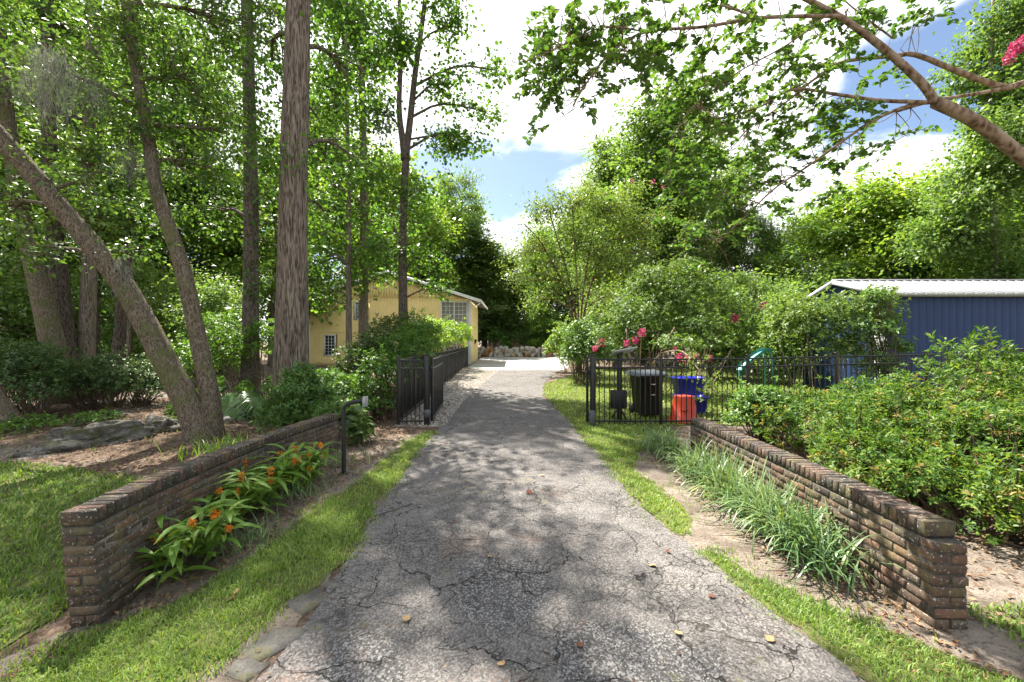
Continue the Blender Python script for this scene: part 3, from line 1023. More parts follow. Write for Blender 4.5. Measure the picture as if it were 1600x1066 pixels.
# vertical boards with grooves, cut round the windows
bwid = 0.203
nbo = int(round((HX1 - HX0 - 0.3) / bwid))
for i in range(nbo):
    xa = HX0 + 0.15 + i * bwid
    xb = xa + bwid - 0.014
    segs = [(0.12, 2.43), (2.56, EAVE - 0.03)]
    topz = EAVE + 0.08
    zl = EAVE + PIT * min(xa - HX0, HX1 - xa) - 0.05
    zr = EAVE + PIT * min(xb - HX0, HX1 - xb) - 0.05
    cut = []
    for z0, z1 in segs:
        parts_ = [(z0, z1)]
        for w in wins:
            if xb > w[1] + 0.03 and xa < w[2] - 0.03:
                np_ = []
                for c0, c1 in parts_:
                    if c1 <= w[3] or c0 >= w[4]:
                        np_.append((c0, c1))
                    else:
                        if w[3] - c0 > 0.03:
                            np_.append((c0, w[3]))
                        if c1 - w[4] > 0.03:
                            np_.append((w[4], c1))
                parts_ = np_
        cut += parts_
    for z0, z1 in cut:
        o = bar(house, 'board', ((xa + xb) / 2, HY + 0.035, (z0 + z1) / 2), (xb - xa, 0.05, z1 - z0), 'yellow_siding')
        o.parent = wf
    if min(zl, zr) > topz + 0.04:
        b_ = MB()
        b_.add([[xa, HY + .01, topz], [xb, HY + .01, topz], [xb, HY + .01, zr], [xa, HY + .01, zl],
                [xa, HY + .06, topz], [xb, HY + .06, topz], [xb, HY + .06, zr], [xa, HY + .06, zl]],
               np.array([[0, 1, 2, 3], [5, 4, 7, 6], [1, 5, 6, 2], [4, 0, 3, 7], [3, 2, 6, 7], [4, 5, 1, 0]]))
        sub(wf, house, 'board', b_, MT['yellow_siding'])
for z, hh in ((2.495, 0.13), (EAVE + 0.02, 0.10)):
    bar(house, 'belt_board', ((HX0 + HX1) / 2, HY + 0.02, z), (HX1 - HX0 - 0.3, 0.075, hh), 'yellow_siding')
for x in (HX0 + 0.07, HX1 - 0.07):
    bar(house, 'corner_board', (x, HY + 0.03, EAVE / 2 + 0.03), (0.16, 0.09, EAVE - 0.1), 'white_trim')
bar(house, 'corner_board', (HX1 - 0.02, HY + 0.16, EAVE / 2 + 0.03), (0.09, 0.16, EAVE - 0.1), 'white_trim')
for i in range(33):
    bar(house, 'side_board', (HX1 - 0.055, HY + 0.35 + i * 0.205, EAVE / 2 + 0.02), (0.06, 0.19, EAVE - 0.3), 'yellow_siding')
for nm, x0, x1, z0, z1, nsash, nc, nr, gm in wins:
    fr_ = MB()
    d = 0.09
    for (c, s) in (((x0 + d / 2, z0 / 2 + z1 / 2), (d, z1 - z0)), ((x1 - d / 2, z0 / 2 + z1 / 2), (d, z1 - z0)),
                   (((x0 + x1) / 2, z1 - d / 2), (x1 - x0 - 2 * d, d)), (((x0 + x1) / 2, z0 + d / 2), (x1 - x0 - 2 * d, d))):
        fr_.box((c[0], HY + 0.015, c[1]), (s[0], 0.09, s[1]))
    sw = (x1 - x0 - 2 * d - (nsash - 1) * d) / nsash
    wroot = None
    panes = []
    for k in range(nsash):
        a = x0 + d + k * (sw + d)
        if k:
            fr_.box((a - d / 2, HY + 0.015, (z0 + z1) / 2), (d, 0.09, z1 - z0 - 2 * d))
        pw_, ph_ = sw / nc, (z1 - z0 - 2 * d) / nr
        mu = 0.026
        for c in range(1, nc):
            fr_.box((a + c * pw_, HY + 0.028, (z0 + z1) / 2), (mu, 0.03, z1 - z0 - 2 * d))
        for r_ in range(1, nr):
            fr_.box((a + sw / 2, HY + 0.032, z0 + d + r_ * ph_), (sw, 0.03, mu if r_ != nr // 2 else mu * 1.9))
        for c in range(nc):
            for r_ in range(nr):
                panes.append(((a + (c + .5) * pw_, HY + 0.056, z0 + d + (r_ + .5) * ph_), (pw_ - 0.012, 0.006, ph_ - 0.012)))
    wo = put('window', fr_, MT['white_trim'], house)
    for c, s in panes:
        o = bar(house, 'pane', c, s, gm)
        o.parent = wo
# roof slabs with barge boards, soffit and gutter
for sgn in (-1, 1):
    xe = RX + sgn * (HX1 - RX + 0.75)
    ze = EAVE + 0.05 - PIT * 0.75
    zr_ = EAVE + 0.05 + PIT * (HX1 - RX)
    y0_, y1_ = HY - 0.55, HY + HD + 0.4
    r_ = MB()
    v = [[RX, y0_, zr_], [xe, y0_, ze], [xe, y1_, ze], [RX, y1_, zr_]]
    V = np.vstack([v, np.array(v) + [0, 0, 0.16]])
    r_.add(V, np.array([[0, 1, 2, 3], [7, 6, 5, 4], [0, 4, 5, 1], [1, 5, 6, 2], [2, 6, 7, 3], [3, 7, 4, 0]]))
    ro = put('roof', r_, MT['shingle'], house)
    b_ = MB()
    v = [[RX, y0_ - .03, zr_ - .06], [xe, y0_ - .03, ze - .06], [xe, y0_ - .03, ze + .17], [RX, y0_ - .03, zr_ + .17]]
    V = np.vstack([v, np.array(v) + [0, .027, 0]])
    b_.add(V, np.array([[0, 1, 2, 3], [7, 6, 5, 4], [0, 4, 5, 1], [1, 5, 6, 2], [2, 6, 7, 3], [3, 7, 4, 0]]))
    sub(ro, house, 'barge_board', b_, MT['white_trim'])
    gt = MB()
    gt.box((xe + sgn * 0.06, (y0_ + y1_) / 2, ze + 0.06), (0.11, y1_ - y0_, 0.12))
    sub(ro, house, 'gutter', gt, MT['white_trim'])
dp = MB()
dp.tube(spline([(-2.36, 30.6, 4.60), (-2.5, 30.65, 4.45), (-2.95, 30.8, 4.30), (-3.02, 30.88, 4.1), (-3.02, 30.88, 2.5), (-3.02, 30.88, 0.1)], 24), 0.04, 8)
put('downspout', dp, MT['white_trim'], house, True)
ln = MB()
ln.box((-2.98, 33.9, 1.72), (0.14, 0.14, 0.26), 0, 1.25)
ln.box((-2.98, 33.9, 1.89), (0.24, 0.24, 0.08), 0, 0.3)
ln.box((-3.02, 33.9, 1.56), (0.06, 0.06, 0.10))
tag(put('wall_lantern', ln, MT['lantern_brass']), 'small dark wall lantern on the side of the yellow house', 'lantern')

# ------------------------------------------------------------------ blue shed
SX0, SX1, SY0, SY1 = 11.55, 20.5, 13.0, 16.7
SE, SR = 3.24, 3.86
shed = thing('blue_shed', 'dark blue shed with grey metal roof behind the right fence', 'shed', (SX0, SY0, 0))
w_ = MB()
w_.box(((SX0 + SX1) / 2 + .05, (SY0 + SY1) / 2, SE / 2), (SX1 - SX0 - .1, SY1 - SY0 - .1, SE))
ym = (SY0 + SY1) / 2
pr = np.array([[SX0 + .05, SY0 + .05, SE], [SX0 + .05, SY1 - .05, SE], [SX0 + .05, ym, SR - 0.03]])
w_.add(np.vstack([pr, pr + np.array([SX1 - SX0 - .1, 0, 0])]), [np.array([[1, 0, 2], [3, 4, 5]]), np.array([[0, 1, 4, 3], [1, 2, 5, 4], [2, 0, 3, 5]])])
sw_ = put('wall', w_, MT['blue_siding'], shed)
n = int((SX1 - SX0 - 0.2) / 0.236)
for i in range(n):
    bar(shed, 'board', (SX0 + 0.2 + (i + .5) * 0.236, SY0 + 0.02, SE / 2 + .02), (0.224, 0.06, SE - 0.1), 'blue_siding').parent = sw_
n = int((SY1 - SY0 - 0.2) / 0.236)
for i in range(n):
    yy = SY0 + 0.15 + (i + .5) * 0.236
    zt = SE + (SR - SE) * (1 - abs(yy - ym) / (ym - SY0)) - 0.12
    bar(shed, 'board', (SX0 + 0.02, yy, zt / 2 + .02), (0.06, 0.224, zt), 'blue_siding').parent = sw_
bar(shed, 'corner_board', (SX0 + 0.05, SY0 + 0.0, SE / 2), (0.17, 0.09, SE - 0.06), 'white_trim')
bar(shed, 'corner_board', (SX0 + 0.0, SY0 + 0.13, SE / 2), (0.09, 0.16, SE - 0.06), 'white_trim')
bar(shed, 'fascia', ((SX0 + SX1) / 2, SY0 - 0.20, SE - 0.03), (SX1 - SX0 + 0.1, 0.04, 0.11), 'green_trim')
sl = (SR - SE) / (ym - SY0)
for side in (-1, 1):
    rm = MB()
    y_e = ym + side * (ym - SY0 + 0.27)
    z_e = SE + 0.06 - sl * 0.27
    v = [[SX0 - .1, ym, SR + 0.06], [SX1 + .1, ym, SR + 0.06], [SX1 + .1, y_e, z_e], [SX0 - .1, y_e, z_e]]
    V = np.vstack([np.array(v) - [0, 0, 0.03], v])
    rm.add(V, np.array([[0, 1, 2, 3], [7, 6, 5, 4], [0, 4, 5, 1], [1, 5, 6, 2], [2, 6, 7, 3], [3, 7, 4, 0]]))
    ro = put('roof', rm, MT['roof_metal'], shed)
    if side < 0:
        ribs = MB()
        ribs.add([[-.03, 0, 0], [.03, 0, 0], [.015, 0, .028], [-.015, 0, .028],
                  [-.03, 1, 0], [.03, 1, 0], [.015, 1, .028], [-.015, 1, .028]],
                 np.array([[0, 1, 2, 3], [5, 4, 7, 6], [1, 5, 6, 2], [4, 0, 3, 7], [3, 2, 6, 7]]))
        rme = ribs.mesh('rib', MT['roof_metal'])
        Lr = math.hypot(y_e - ym, z_e - SR - .06)
        for i in range(31):
            o = link('rib', rme, ro, (-.06 + i * 0.305, y_e - SY0, z_e + 0.002), (math.atan2(SR + .06 - z_e, ym - y_e), 0, 0), (1, Lr, 1))
rc = MB()
rc.tube([(SX0 - .12, ym, SR + .07), (SX1 + .1, ym, SR + .07)], 0.055, 8)
put('ridge_cap', rc, MT['roof_metal'], shed, True)
for side in (-1, 1):
    b_ = MB()
    y_e = ym + side * (ym - SY0 + 0.27)
    z_e = SE - sl * 0.27
    v = [[SX0 - .13, ym, SR - .06], [SX0 - .13, y_e, z_e - .06], [SX0 - .13, y_e, z_e + .085], [SX0 - .13, ym, SR + .085]]
    V = np.vstack([v, np.array(v) + [.028, 0, 0]])
    b_.add(V, np.array([[0, 1, 2, 3], [7, 6, 5, 4], [0, 4, 5, 1], [1, 5, 6, 2], [2, 6, 7, 3], [3, 7, 4, 0]]))
    put('barge_board', b_, MT['grey_trim'], shed)

# ------------------------------------------------------------------ far house behind the rocks
fh = thing('far_house', 'low brown house with pale fascia glimpsed between far trees', 'house', (1.5, 78, 0))
b_ = MB()
b_.box((1.5, 82, 1.9), (12, 8, 3.8))
put('wall', b_, MT['brown_siding'], fh)
b_ = MB()
v = [[-5, 77.5, 3.8], [8, 77.5, 3.8], [8, 82, 5.9], [-5, 82, 5.9], [8, 86.5, 3.8], [-5, 86.5, 3.8]]
b_.add(v, [np.array([[0, 1, 2, 3], [3, 2, 4, 5], [0, 5, 4, 1]]), np.array([[1, 4, 2], [0, 3, 5]])])
put('roof', b_, MT['shingle'], fh)
b_ = MB()
b_.box((1.5, 77.45, 3.62), (13, 0.06, 0.45))
put('fascia', b_, MT['white_trim'], fh)
for x in (-1.5, 2.0, 5.0):
    b_ = MB()
    b_.box((x, 77.98, 1.9), (1.3, 0.08, 1.5))
    put('window', b_, MT['glass'], fh)


# ------------------------------------------------------------------ rocks
def rock_mesh(name, seed, mat, rough=0.35, n=10):
    r = np.random.default_rng(seed)
    th = np.linspace(0, np.pi, n)
    ph = np.linspace(0, 2 * np.pi, n * 2, endpoint=False)
    V, o = [], Vector(r.uniform(-50, 50, 3))
    for t in th:
        for p in ph:
            d = Vector((math.sin(t) * math.cos(p), math.sin(t) * math.sin(p), math.cos(t)))
            k = 1 + rough * mnoise.noise(d * 1.3 + o) + rough * 0.6 * mnoise.noise(d * 2.9 + o) + rough * 0.3 * mnoise.noise(d * 6.5 + o)
            V.append(d * k)
    V = np.array([list(v) for v in V])
    i = np.arange(n * n * 2).reshape(n, n * 2)
    b = np.roll(i, -1, 1)
    return mesh_np(name, V, [np.stack([i[:-1], i[1:], b[1:], b[:-1]], -1).reshape(-1, 4)], mat, True)


rw = thing('rock_wall', 'low dry-stacked wall of tan rocks at the end of the drive', 'rock wall', (0.8, 46.1, 0))
RM = [rock_mesh('rock', 200 + k, MT[('rock_ochre', 'rock_pale', 'rock_pale', 'rock_rust')[k % 4]], 0.45, 6) for k in range(8)]
for row in range(3):
    x = -4.1 + row * 0.2
    while x < 5.8:
        s = random.uniform(0.24, 0.5)
        link('rock', random.choice(RM), rw, (x - 0.8 + random.uniform(-.05, .05), random.uniform(-.25, .1) + 0.16 * row, 0.18 + row * 0.34 + random.uniform(-.05, .05)),
             (random.uniform(0, 6), random.uniform(0, 6), random.uniform(0, 6)), (s, s * random.uniform(.6, .9), s * random.uniform(.5, .8)))
        x += s * 1.5


def rock_thing(label, c, size, rz, seed, mat='lichen_rock', rough=0.4, tilt=0.0, n=22):
    me = rock_mesh('lichen_rock', seed, MT[mat], rough, n)
    o = link('lichen_rock', me, None, c, (0, tilt, rz), size)
    return tag(o, label, 'rock')


rock_thing('long low lichen-covered rock ridge lying in the mulch at left', (-6.95, 6.85, 0.08), (0.70, 0.24, 0.27), 0.75, 33, rough=0.75, n=44)
rock_thing('rounded pale lichen rock at the right end of the rock ridge', (-6.52, 7.75, 0.14), (0.30, 0.22, 0.21), 0.3, 35, rough=0.6)
for (x, y, s, sd, lb) in ((-6.45, 8.65, 0.10, 41, 'small pale stone, leftmost of three in the mulch'), (-6.23, 8.70, 0.12, 42, 'small pale stone, middle of three in the mulch'),
                          (-6.0, 8.75, 0.09, 43, 'small pale stone, rightmost of three in the mulch')):
    o = rock_thing(lb, (x, y, 0.12), (s * 1.2, s, s * .8), sd, sd, 'rock_pale', 0.4, 0, 10)
    o['group'] = 'small stones in the mulch'
    o.name = 'stone'

# ------------------------------------------------------------------ keypad post
kp = thing('keypad_post', 'black gooseneck post with grey keypad beside the left brick wall', 'keypad post', (-2.24, 5.54, 0))
b_ = MB()
b_.tube(spline([(-2.24, 5.54, -0.05), (-2.24, 5.54, 0.5), (-2.24, 5.54, 0.86), (-2.20, 5.54, 0.93), (-2.13, 5.54, 0.965), (-1.98, 5.54, 0.985)], 30), 0.027, 12)
put('pipe', b_, MT['black_matte'], kp, True)
bar(kp, 'keypad', (-1.955, 5.54, 0.975), (0.045, 0.10, 0.13), 'grey_metal')
bar(kp, 'base_plate', (-2.24, 5.54, 0.015), (0.11, 0.11, 0.02), 'black_matte')

# ------------------------------------------------------------------ solar panel post
sp = thing('solar_post', 'black post carrying a tilted solar panel and control box behind the fence', 'solar post', (2.40, 9.3, 0))
bar(sp, 'post', (2.40, 9.3, 0.74), (0.095, 0.095, 1.48), 'black_matte')
bar(sp, 'control_box', (2.36, 9.22, 0.49), (0.335, 0.15, 0.40), 'black_matte')
b_ = MB()
b_.box((0, 0, 0), (0.54, 0.36, 0.03))
pn = link('panel', b_.mesh('panel', MT['grey_metal']), sp, (0.08, -0.02, 1.545), (math.radians(-20), math.radians(-9), 0.25))
b_ = MB()
b_.box((0, 0, 0.0165), (0.50, 0.32, 0.004))
link('cell', b_.mesh('cell', MT['solar_cell']), pn)
b_ = MB()
b_.tube([(2.40, 9.3, 1.44), (2.47, 9.29, 1.53)], 0.025, 8)
put('bracket', b_, MT['black_matte'], sp, True)
b_ = MB()
b_.tube(spline([(2.62, 9.3, 1.52), (2.72, 9.31, 1.46), (2.80, 9.32, 1.40)], 8), 0.012, 6)
put('cable', b_, MT['black_matte'], sp, True)
for dx in (-0.18, 0.18):
    b_ = MB()
    b_.tube([(2.40, 9.32, 0.32), (2.40 + dx, 9.36, 0.0)], 0.018, 6)
    put('brace', b_, MT['black_matte'], sp)


# ------------------------------------------------------------------ bins
def hollow_bin(c, w, d, h, taper, wall_t=0.02, lip=0.03, flip=False, rz=0.0):
    """tapered open box with a rolled rim"""
    mb_ = MB()
    def ring(z, s, grow=0.0):
        n = 5
        x, y = w / 2 * s + grow, d / 2 * s + grow
        rr = min(x, y) * 0.22
        out = []
        for (cx_, cy_, a0) in ((x - rr, y - rr, 0), (-x + rr, y - rr, 90), (-x + rr, -y + rr, 180), (x - rr, -y + rr, 270)):
            for i in range(n):
                a = math.radians(a0 + 90 * i / (n - 1))
                out.append([cx_ + rr * math.cos(a), cy_ + rr * math.sin(a), z])
        return np.array(out)
    rings = [ring(0.0, taper * 0.96), ring(0.02, taper), ring(h - lip * 1.4, 1.0), ring(h - lip * 1.4, 1.0, lip * 0.8), ring(h, 1.0, lip * 0.8),
             ring(h, 1.0, -wall_t), ring(0.03, taper, -wall_t)]
    k = len(rings[0])
    V = np.vstack(rings)
    i = np.arange(len(V)).reshape(len(rings), k)
    b = np.roll(i, -1, 1)
    fl = [np.stack([i[:-1], b[:-1], b[1:], i[1:]], -1).reshape(-1, 4)]
    V = np.vstack([V, [[0, 0, 0], [0, 0, 0.03]]])
    fl.append(np.stack([b[0], i[0], np.full(k, len(V) - 2)], -1))
    fl.append(np.stack([i[-1], b[-1], np.full(k, len(V) - 1)], -1))
    if flip:
        V = V * np.array([1, -1, -1]) + np.array([0, 0, h])
    ca, sa = math.cos(rz), math.sin(rz)
    V = V @ np.array([[ca, sa, 0], [-sa, ca, 0], [0, 0, 1]])
    mb_.add(V + np.asarray(c, float), fl)
    return mb_


cart = thing('trash_cart', 'large black wheeled trash cart with grey lid behind the fence', 'trash cart', (3.2, 9.9, 0))
put('body', hollow_bin((3.2, 9.9, 0.06), 0.58, 0.62, 0.92, 0.80, lip=0.03, rz=0.15), MT['cart_black'], cart)
b_ = MB()
prof = [(-0.36, 0.0), (-0.37, 0.035), (-0.30, 0.075), (0.25, 0.095), (0.36, 0.055), (0.37, 0.0)]
for x in (-0.36, -0.33, 0.33, 0.36):
    dz = -0.02 if abs(x) > 0.35 else 0.0
    for y, z in prof:
        b_.V.append(np.array([[x, y, z + dz]]))
b_.n = 24
i = np.arange(24).reshape(4, 6)
b_.F[4] = [np.stack([i[:-1, :-1], i[1:, :-1], i[1:, 1:], i[:-1, 1:]], -1).reshape(-1, 4)]
b_.F[6] = [np.array([i[0], i[3][::-1]])]
link('lid', b_.mesh('lid', MT['cart_lid'], False), cart, (0, 0, 0.985), (0, 0, 0.15))
for x in (-0.27, 0.27):
    b_ = MB()
    b_.tube([(3.2 + x - 0.03, 10.2, 0.13), (3.2 + x + 0.03, 10.2, 0.13)], 0.13, 16)
    put('wheel', b_, MT['cart_black'], cart)
b_ = MB()
b_.tube([(2.93, 10.27, 0.98), (3.47, 10.27, 0.98)], 0.02, 8)
put('handle', b_, MT['cart_black'], cart, True)
for z, wd in ((0.78, 0.10), (0.54, 0.09)):
    b_ = MB()
    for k in range(5):
        if k != 1:
            b_.box((3.25 + (k - 2) * wd / 5, 9.585, z), (wd / 7, 0.012, 0.022), 0.15)
    put('print', b_, MT['white_ink'], cart)
b1 = put('blue_bin', hollow_bin((4.42, 10.3, 0.02), 0.70, 0.46, 0.41, 0.84, rz=-0.05), MT['blue_plastic'])
tag(b1, 'lower of two stacked blue recycling bins behind the fence', 'bin', 'stacked blue recycling bins')
b2 = put('blue_bin', hollow_bin((4.36, 10.28, 0.47), 0.70, 0.46, 0.42, 0.84, rz=0.06), MT['blue_plastic'])
tag(b2, 'upper of two stacked blue recycling bins behind the fence', 'bin', 'stacked blue recycling bins')
ob = thing('orange_bin', 'upturned orange-red plastic tote in front of the blue bins', 'bin', (3.78, 9.15, 0))
put('shell', hollow_bin((3.78, 9.15, 0.0), 0.48, 0.42, 0.58, 0.70, flip=True, rz=0.35), MT['orange_plastic'], ob)
b_ = MB()
b_.box((3.73, 8.915, 0.30), (0.16, 0.03, 0.03), 0.35)
put('handle', b_, MT['orange_plastic'], ob)

# ------------------------------------------------------------------ teal slide on the back lawn
tsl = thing('play_slide', 'teal plastic play slide on the sunny lawn behind the fence', 'slide', (8.6, 15, 0))
pth = spline([(8.2, 15, 0.75), (8.4, 15, 0.92), (8.7, 15, 1.18), (9.0, 15, 1.38), (9.25, 15, 1.44)], 18)
V = []
for p in pth:
    for dy, dz in ((-0.22, 0.10), (-0.19, 0.0), (0.19, 0.0), (0.22, 0.10)):
        V.append(p + np.array([0, dy, dz]))
V = np.array(V)
V2 = V - np.array([0, 0, 0.025])
i = np.arange(len(V)).reshape(18, 4)
q = np.stack([i[:-1, :-1], i[:-1, 1:], i[1:, 1:], i[1:, :-1]], -1).reshape(-1, 4)
b_ = MB()
b_.add(V, q)
b_.add(V2, q[:, ::-1])
put('chute', b_, MT['teal_plastic'], tsl, True)
for x, z in ((9.2, 1.42), (8.3, 0.8)):
    for dy in (-0.2, 0.2):
        b_ = MB()
        b_.tube([(x, 15 + dy, z), (x + 0.1, 15 + dy * 1.4, 0)], 0.03, 8)
        put('leg', b_, MT['teal_plastic'], tsl)

# ------------------------------------------------------------------ trees
def in_ell(n, c, r, pw=0.42):
    d = rvec(n)
    k = rng.uniform(0, 1, n) ** pw
    return np.asarray(c) + d * k[:, None] * np.asarray(r)


def build_tree(root, stems, blobs, bark, leaf, L=0.10, Wd=0.06, per=16, cr=0.26, dens=9.0, sides=10, ridge=0.05, shape='rhomb',
               min_br=5, up=0.9, sub_r=0.012, rings=26, limb_k=0.035, extra=None, twigs=True, flat=0.65):
    """stems: [(points, r0, r1)], blobs: [(centre, radii)]; coordinates of the world"""
    allp, allr = [], []
    for k, (pts, r0, r1) in enumerate(stems):
        p = spline(pts, rings)
        t = np.linspace(0, 1, rings)
        rr = r0 + (r1 - r0) * t ** 0.85
        rr = rr * (1 + 0.55 * np.exp(-t * 14))            # root flare
        b_ = MB()
        b_.tube(p, rr, sides, ridge, seed=k * 3.7 + p[0, 0])
        put('trunk', b_, bark, root, True)
        allp.append(p)
        allr.append(rr)
    SP, SRr = np.vstack(allp), np.concatenate(allr)
    C = []
    for bb in blobs:
        c, r = bb[0], bb[1]
        dk = bb[2] if len(bb) > 2 else 1.0
        br = MB()
        c = np.asarray(c, float)
        r = np.broadcast_to(np.asarray(r, float), (3,))
        cost = np.linalg.norm(SP - c, axis=1) + 1.2 * np.maximum(0, SP[:, 2] - c[2] + 0.2 * r[2])
        i = int(np.argmin(cost))
        a = SP[i]
        mid = (a + c) / 2 + np.array([0, 0, 0.12 * np.linalg.norm(c - a)]) + rng.normal(size=3) * 0.06 * np.linalg.norm(c - a)
        lp = spline([a, mid, c], 7)
        lr = min(SRr[i] * 0.7, limb_k * (r.mean() + 0.5 * np.linalg.norm(c - a)) + 0.01)
        br.tube(lp, np.linspace(lr, lr * 0.45, 7), 7, cap=False)
        nb = max(min(min_br, 5) if dk < 1 else min_br, int(dens * dk * r[0] * r[1] * r[2] ** 0.8))
        E = in_ell(nb, c, r)
        for e in E:
            t0 = rng.uniform(0.45, 1.0)
            s0 = lp[int(t0 * 6)]
            m_ = (s0 + e) / 2 + rng.normal(size=3) * 0.12 * np.linalg.norm(e - s0) + np.array([0, 0, 0.08 * np.linalg.norm(e - s0)])
            q = spline([s0, m_, e], 5)
            if twigs:
                br.tube(q, np.linspace(max(sub_r, lr * 0.32), sub_r * 0.5, 5), 4, cap=False)
            C.append(e)
            C.append(q[3] + rng.normal(size=3) * cr * 0.6)
            if rng.random() < 0.5:
                C.append(e + rng.normal(size=3) * cr * 1.3)
        put('branch', br, bark, root, True)
    C = np.array(C)
    V, Fl = cloud_leaves(C, per, cr, L, Wd, up, shape, flat)
    if extra is not None:
        V2, F2 = cloud_leaves(extra[0], extra[1], extra[2], L, Wd, up, shape)
        Fl = [np.vstack([Fl[0], F2[0] + len(V)])]
        V = np.vstack([V, V2])
    off = np.array(root.location)
    link('crown', mesh_np('crown', V - off, Fl, leaf), root)
    return root


def PP(lst):
    return [P(*a) for a in lst]


def shade_sprays(c, r, n, s, dk=0.8):
    """unseen upper canopy shaped for dappled shade: n small separate sprays inside a large ellipsoid"""
    return [(p, (s, s, s * 0.6), dk) for p in in_ell(n, c, r, 0.5)]


# --- leaning twin-stemmed oak in the left mulch
oak = thing('leaning_oak', 'leaning twin-stemmed oak with mossy bark in the left mulch bed', 'tree', (-5.5, 7.4, 0))
ta = PP([(322, 712, 7.35), (300, 645, 7.38), (258, 565, 7.36), (205, 465, 7.3), (165, 410, 7.2), (120, 355, 7.1), (65, 290, 6.95), (0, 215, 6.75), (-90, 120, 6.5), (-170, -20, 6.4)])
tb = PP([(332, 700, 7.5), (328, 620, 7.55), (312, 540, 7.6), (288, 430, 7.65), (262, 350, 7.7), (243, 290, 7.8), (228, 190, 7.9), (205, 60, 8.0), (190, -60, 8.1)])
ob_ = [(P(95, 110, 7.2), (0.9, 0.9, 0.7)), (P(10, 60, 6.8), (0.8, 0.8, 0.7)), (P(195, 60, 8.0), (1.1, 1.3, 0.9)), (P(210, 200, 7.8), (1.0, 1.1, 0.75)),
       (P(300, 120, 8.4), (1.1, 1.2, 1.0)), (P(295, 255, 8.2), (0.95, 1.0, 0.7)), (P(150, 290, 7.4), (0.7, 0.8, 0.5)), (P(60, 400, 7.6), (0.75, 0.8, 0.42)),
       (P(15, 330, 7.3), (0.7, 0.8, 0.55)), (P(250, 330, 8.2), (0.6, 0.7, 0.4)), (P(200, 395, 7.6), (0.45, 0.5, 0.28)), (P(345, 205, 8.8), (0.8, 0.9, 0.7)),
       (P(350, 40, 9.0), (1.0, 1.0, 0.8)),
       *shade_sprays(P(150, -70, 7.6), (1.8, 1.6, 0.6), 3, 0.5), *shade_sprays(P(300, -80, 8.6), (1.6, 1.5, 0.6), 3, 0.5)]
build_tree(oak, [(ta, 0.205, 0.115), (tb, 0.155, 0.085)], ob_, MT['bark_oak'], MT['leaf_oak'], 0.095, 0.055, 27, 0.18, 22, 26, 0.06, limb_k=0.025, rings=44)

# --- big straight trunk in front of the house
bt = thing('tall_thick_tree', 'tall thick straight-trunked tree with grey-brown bark behind the left wall', 'tree', (-4.83, 9.1, 0))
tt = [(-4.86, 9.1, -0.1), (-4.83, 9.1, 0.6), (-4.80, 9.1, 2.5), (-4.78, 9.1, 5.0), (-4.70, 9.1, 8.0), (-4.6, 9.1, 12.0), (-4.5, 9.1, 18), (-4.4, 9.1, 22)]
blb = [(P(545, 110, 10.5), (1.0, 1.0, 1.1)), (P(560, 250, 10.5), (0.85, 0.9, 0.7)), (P(425, 95, 10.4), (0.7, 0.8, 0.9)), (P(520, -10, 10), (1.2, 1.2, 0.8)),
       (P(505, 330, 10.3), (0.55, 0.6, 0.35)), (P(455, 250, 8.9), (0.25, 0.2, 0.2)), (P(410, 240, 10), (0.5, 0.6, 0.4)), (P(500, 190, 10.0), (0.6, 0.6, 0.6)),
       *shade_sprays((-4.7, 9.4, 12.5), (3.4, 3.2, 2.0), 4, 0.75, 1.3), *shade_sprays((-4.6, 9.4, 17), (3.6, 3.4, 3.0), 6, 0.8, 1.3), *shade_sprays((-4.4, 9.2, 21), (2.2, 2.2, 1.6), 4, 0.75)]
build_tree(bt, [(tt, 0.40, 0.16)], blb, MT['bark_big'], MT['leaf_gum'], 0.11, 0.085, 21, 0.28, 15, 44, 0.07, limb_k=0.03, rings=70, shape='round')

# --- trunk with vine left of the big tree
vt = thing('vine_clad_tree', 'slender dark tree wrapped in vines just left of the thick trunk', 'tree', (-8.3, 13.2, 0))
tt = [P(392, 640, 13.2), P(392, 520, 13.2), P(392, 300, 13.2), P(388, 100, 13.2), P(384, -60, 13.2), P(380, -420, 13.2)]
blb = [(P(345, 60, 13.5), (1.2, 1.4, 1.3)), (P(420, 10, 13.8), (1.1, 1.2, 1.1)), (P(340, 200, 13.8), (1.1, 1.1, 0.9)), (P(425, 300, 13.5), (0.8, 0.8, 0.7)),
       (P(345, 330, 14), (0.9, 1.0, 0.7)), (P(420, 180, 13.8), (0.8, 0.9, 0.8)), *shade_sprays(P(380, -170, 13.4), (2.6, 2.4, 2.2), 8, 0.8), *shade_sprays(P(385, -350, 13.4), (2.6, 2.6, 2), 8, 0.8)]
vine = np.array([P(392 + rng.normal(0, 9), y, 13.0 + rng.normal(0, 0.15)) for y in np.linspace(90, 480, 60)])
build_tree(vt, [(tt, 0.27, 0.12)], blb, MT['bark_dark'], MT['leaf_oak'], 0.15, 0.10, 18, 0.28, 14, 16, 0.07, extra=(vine, 14, 0.16))

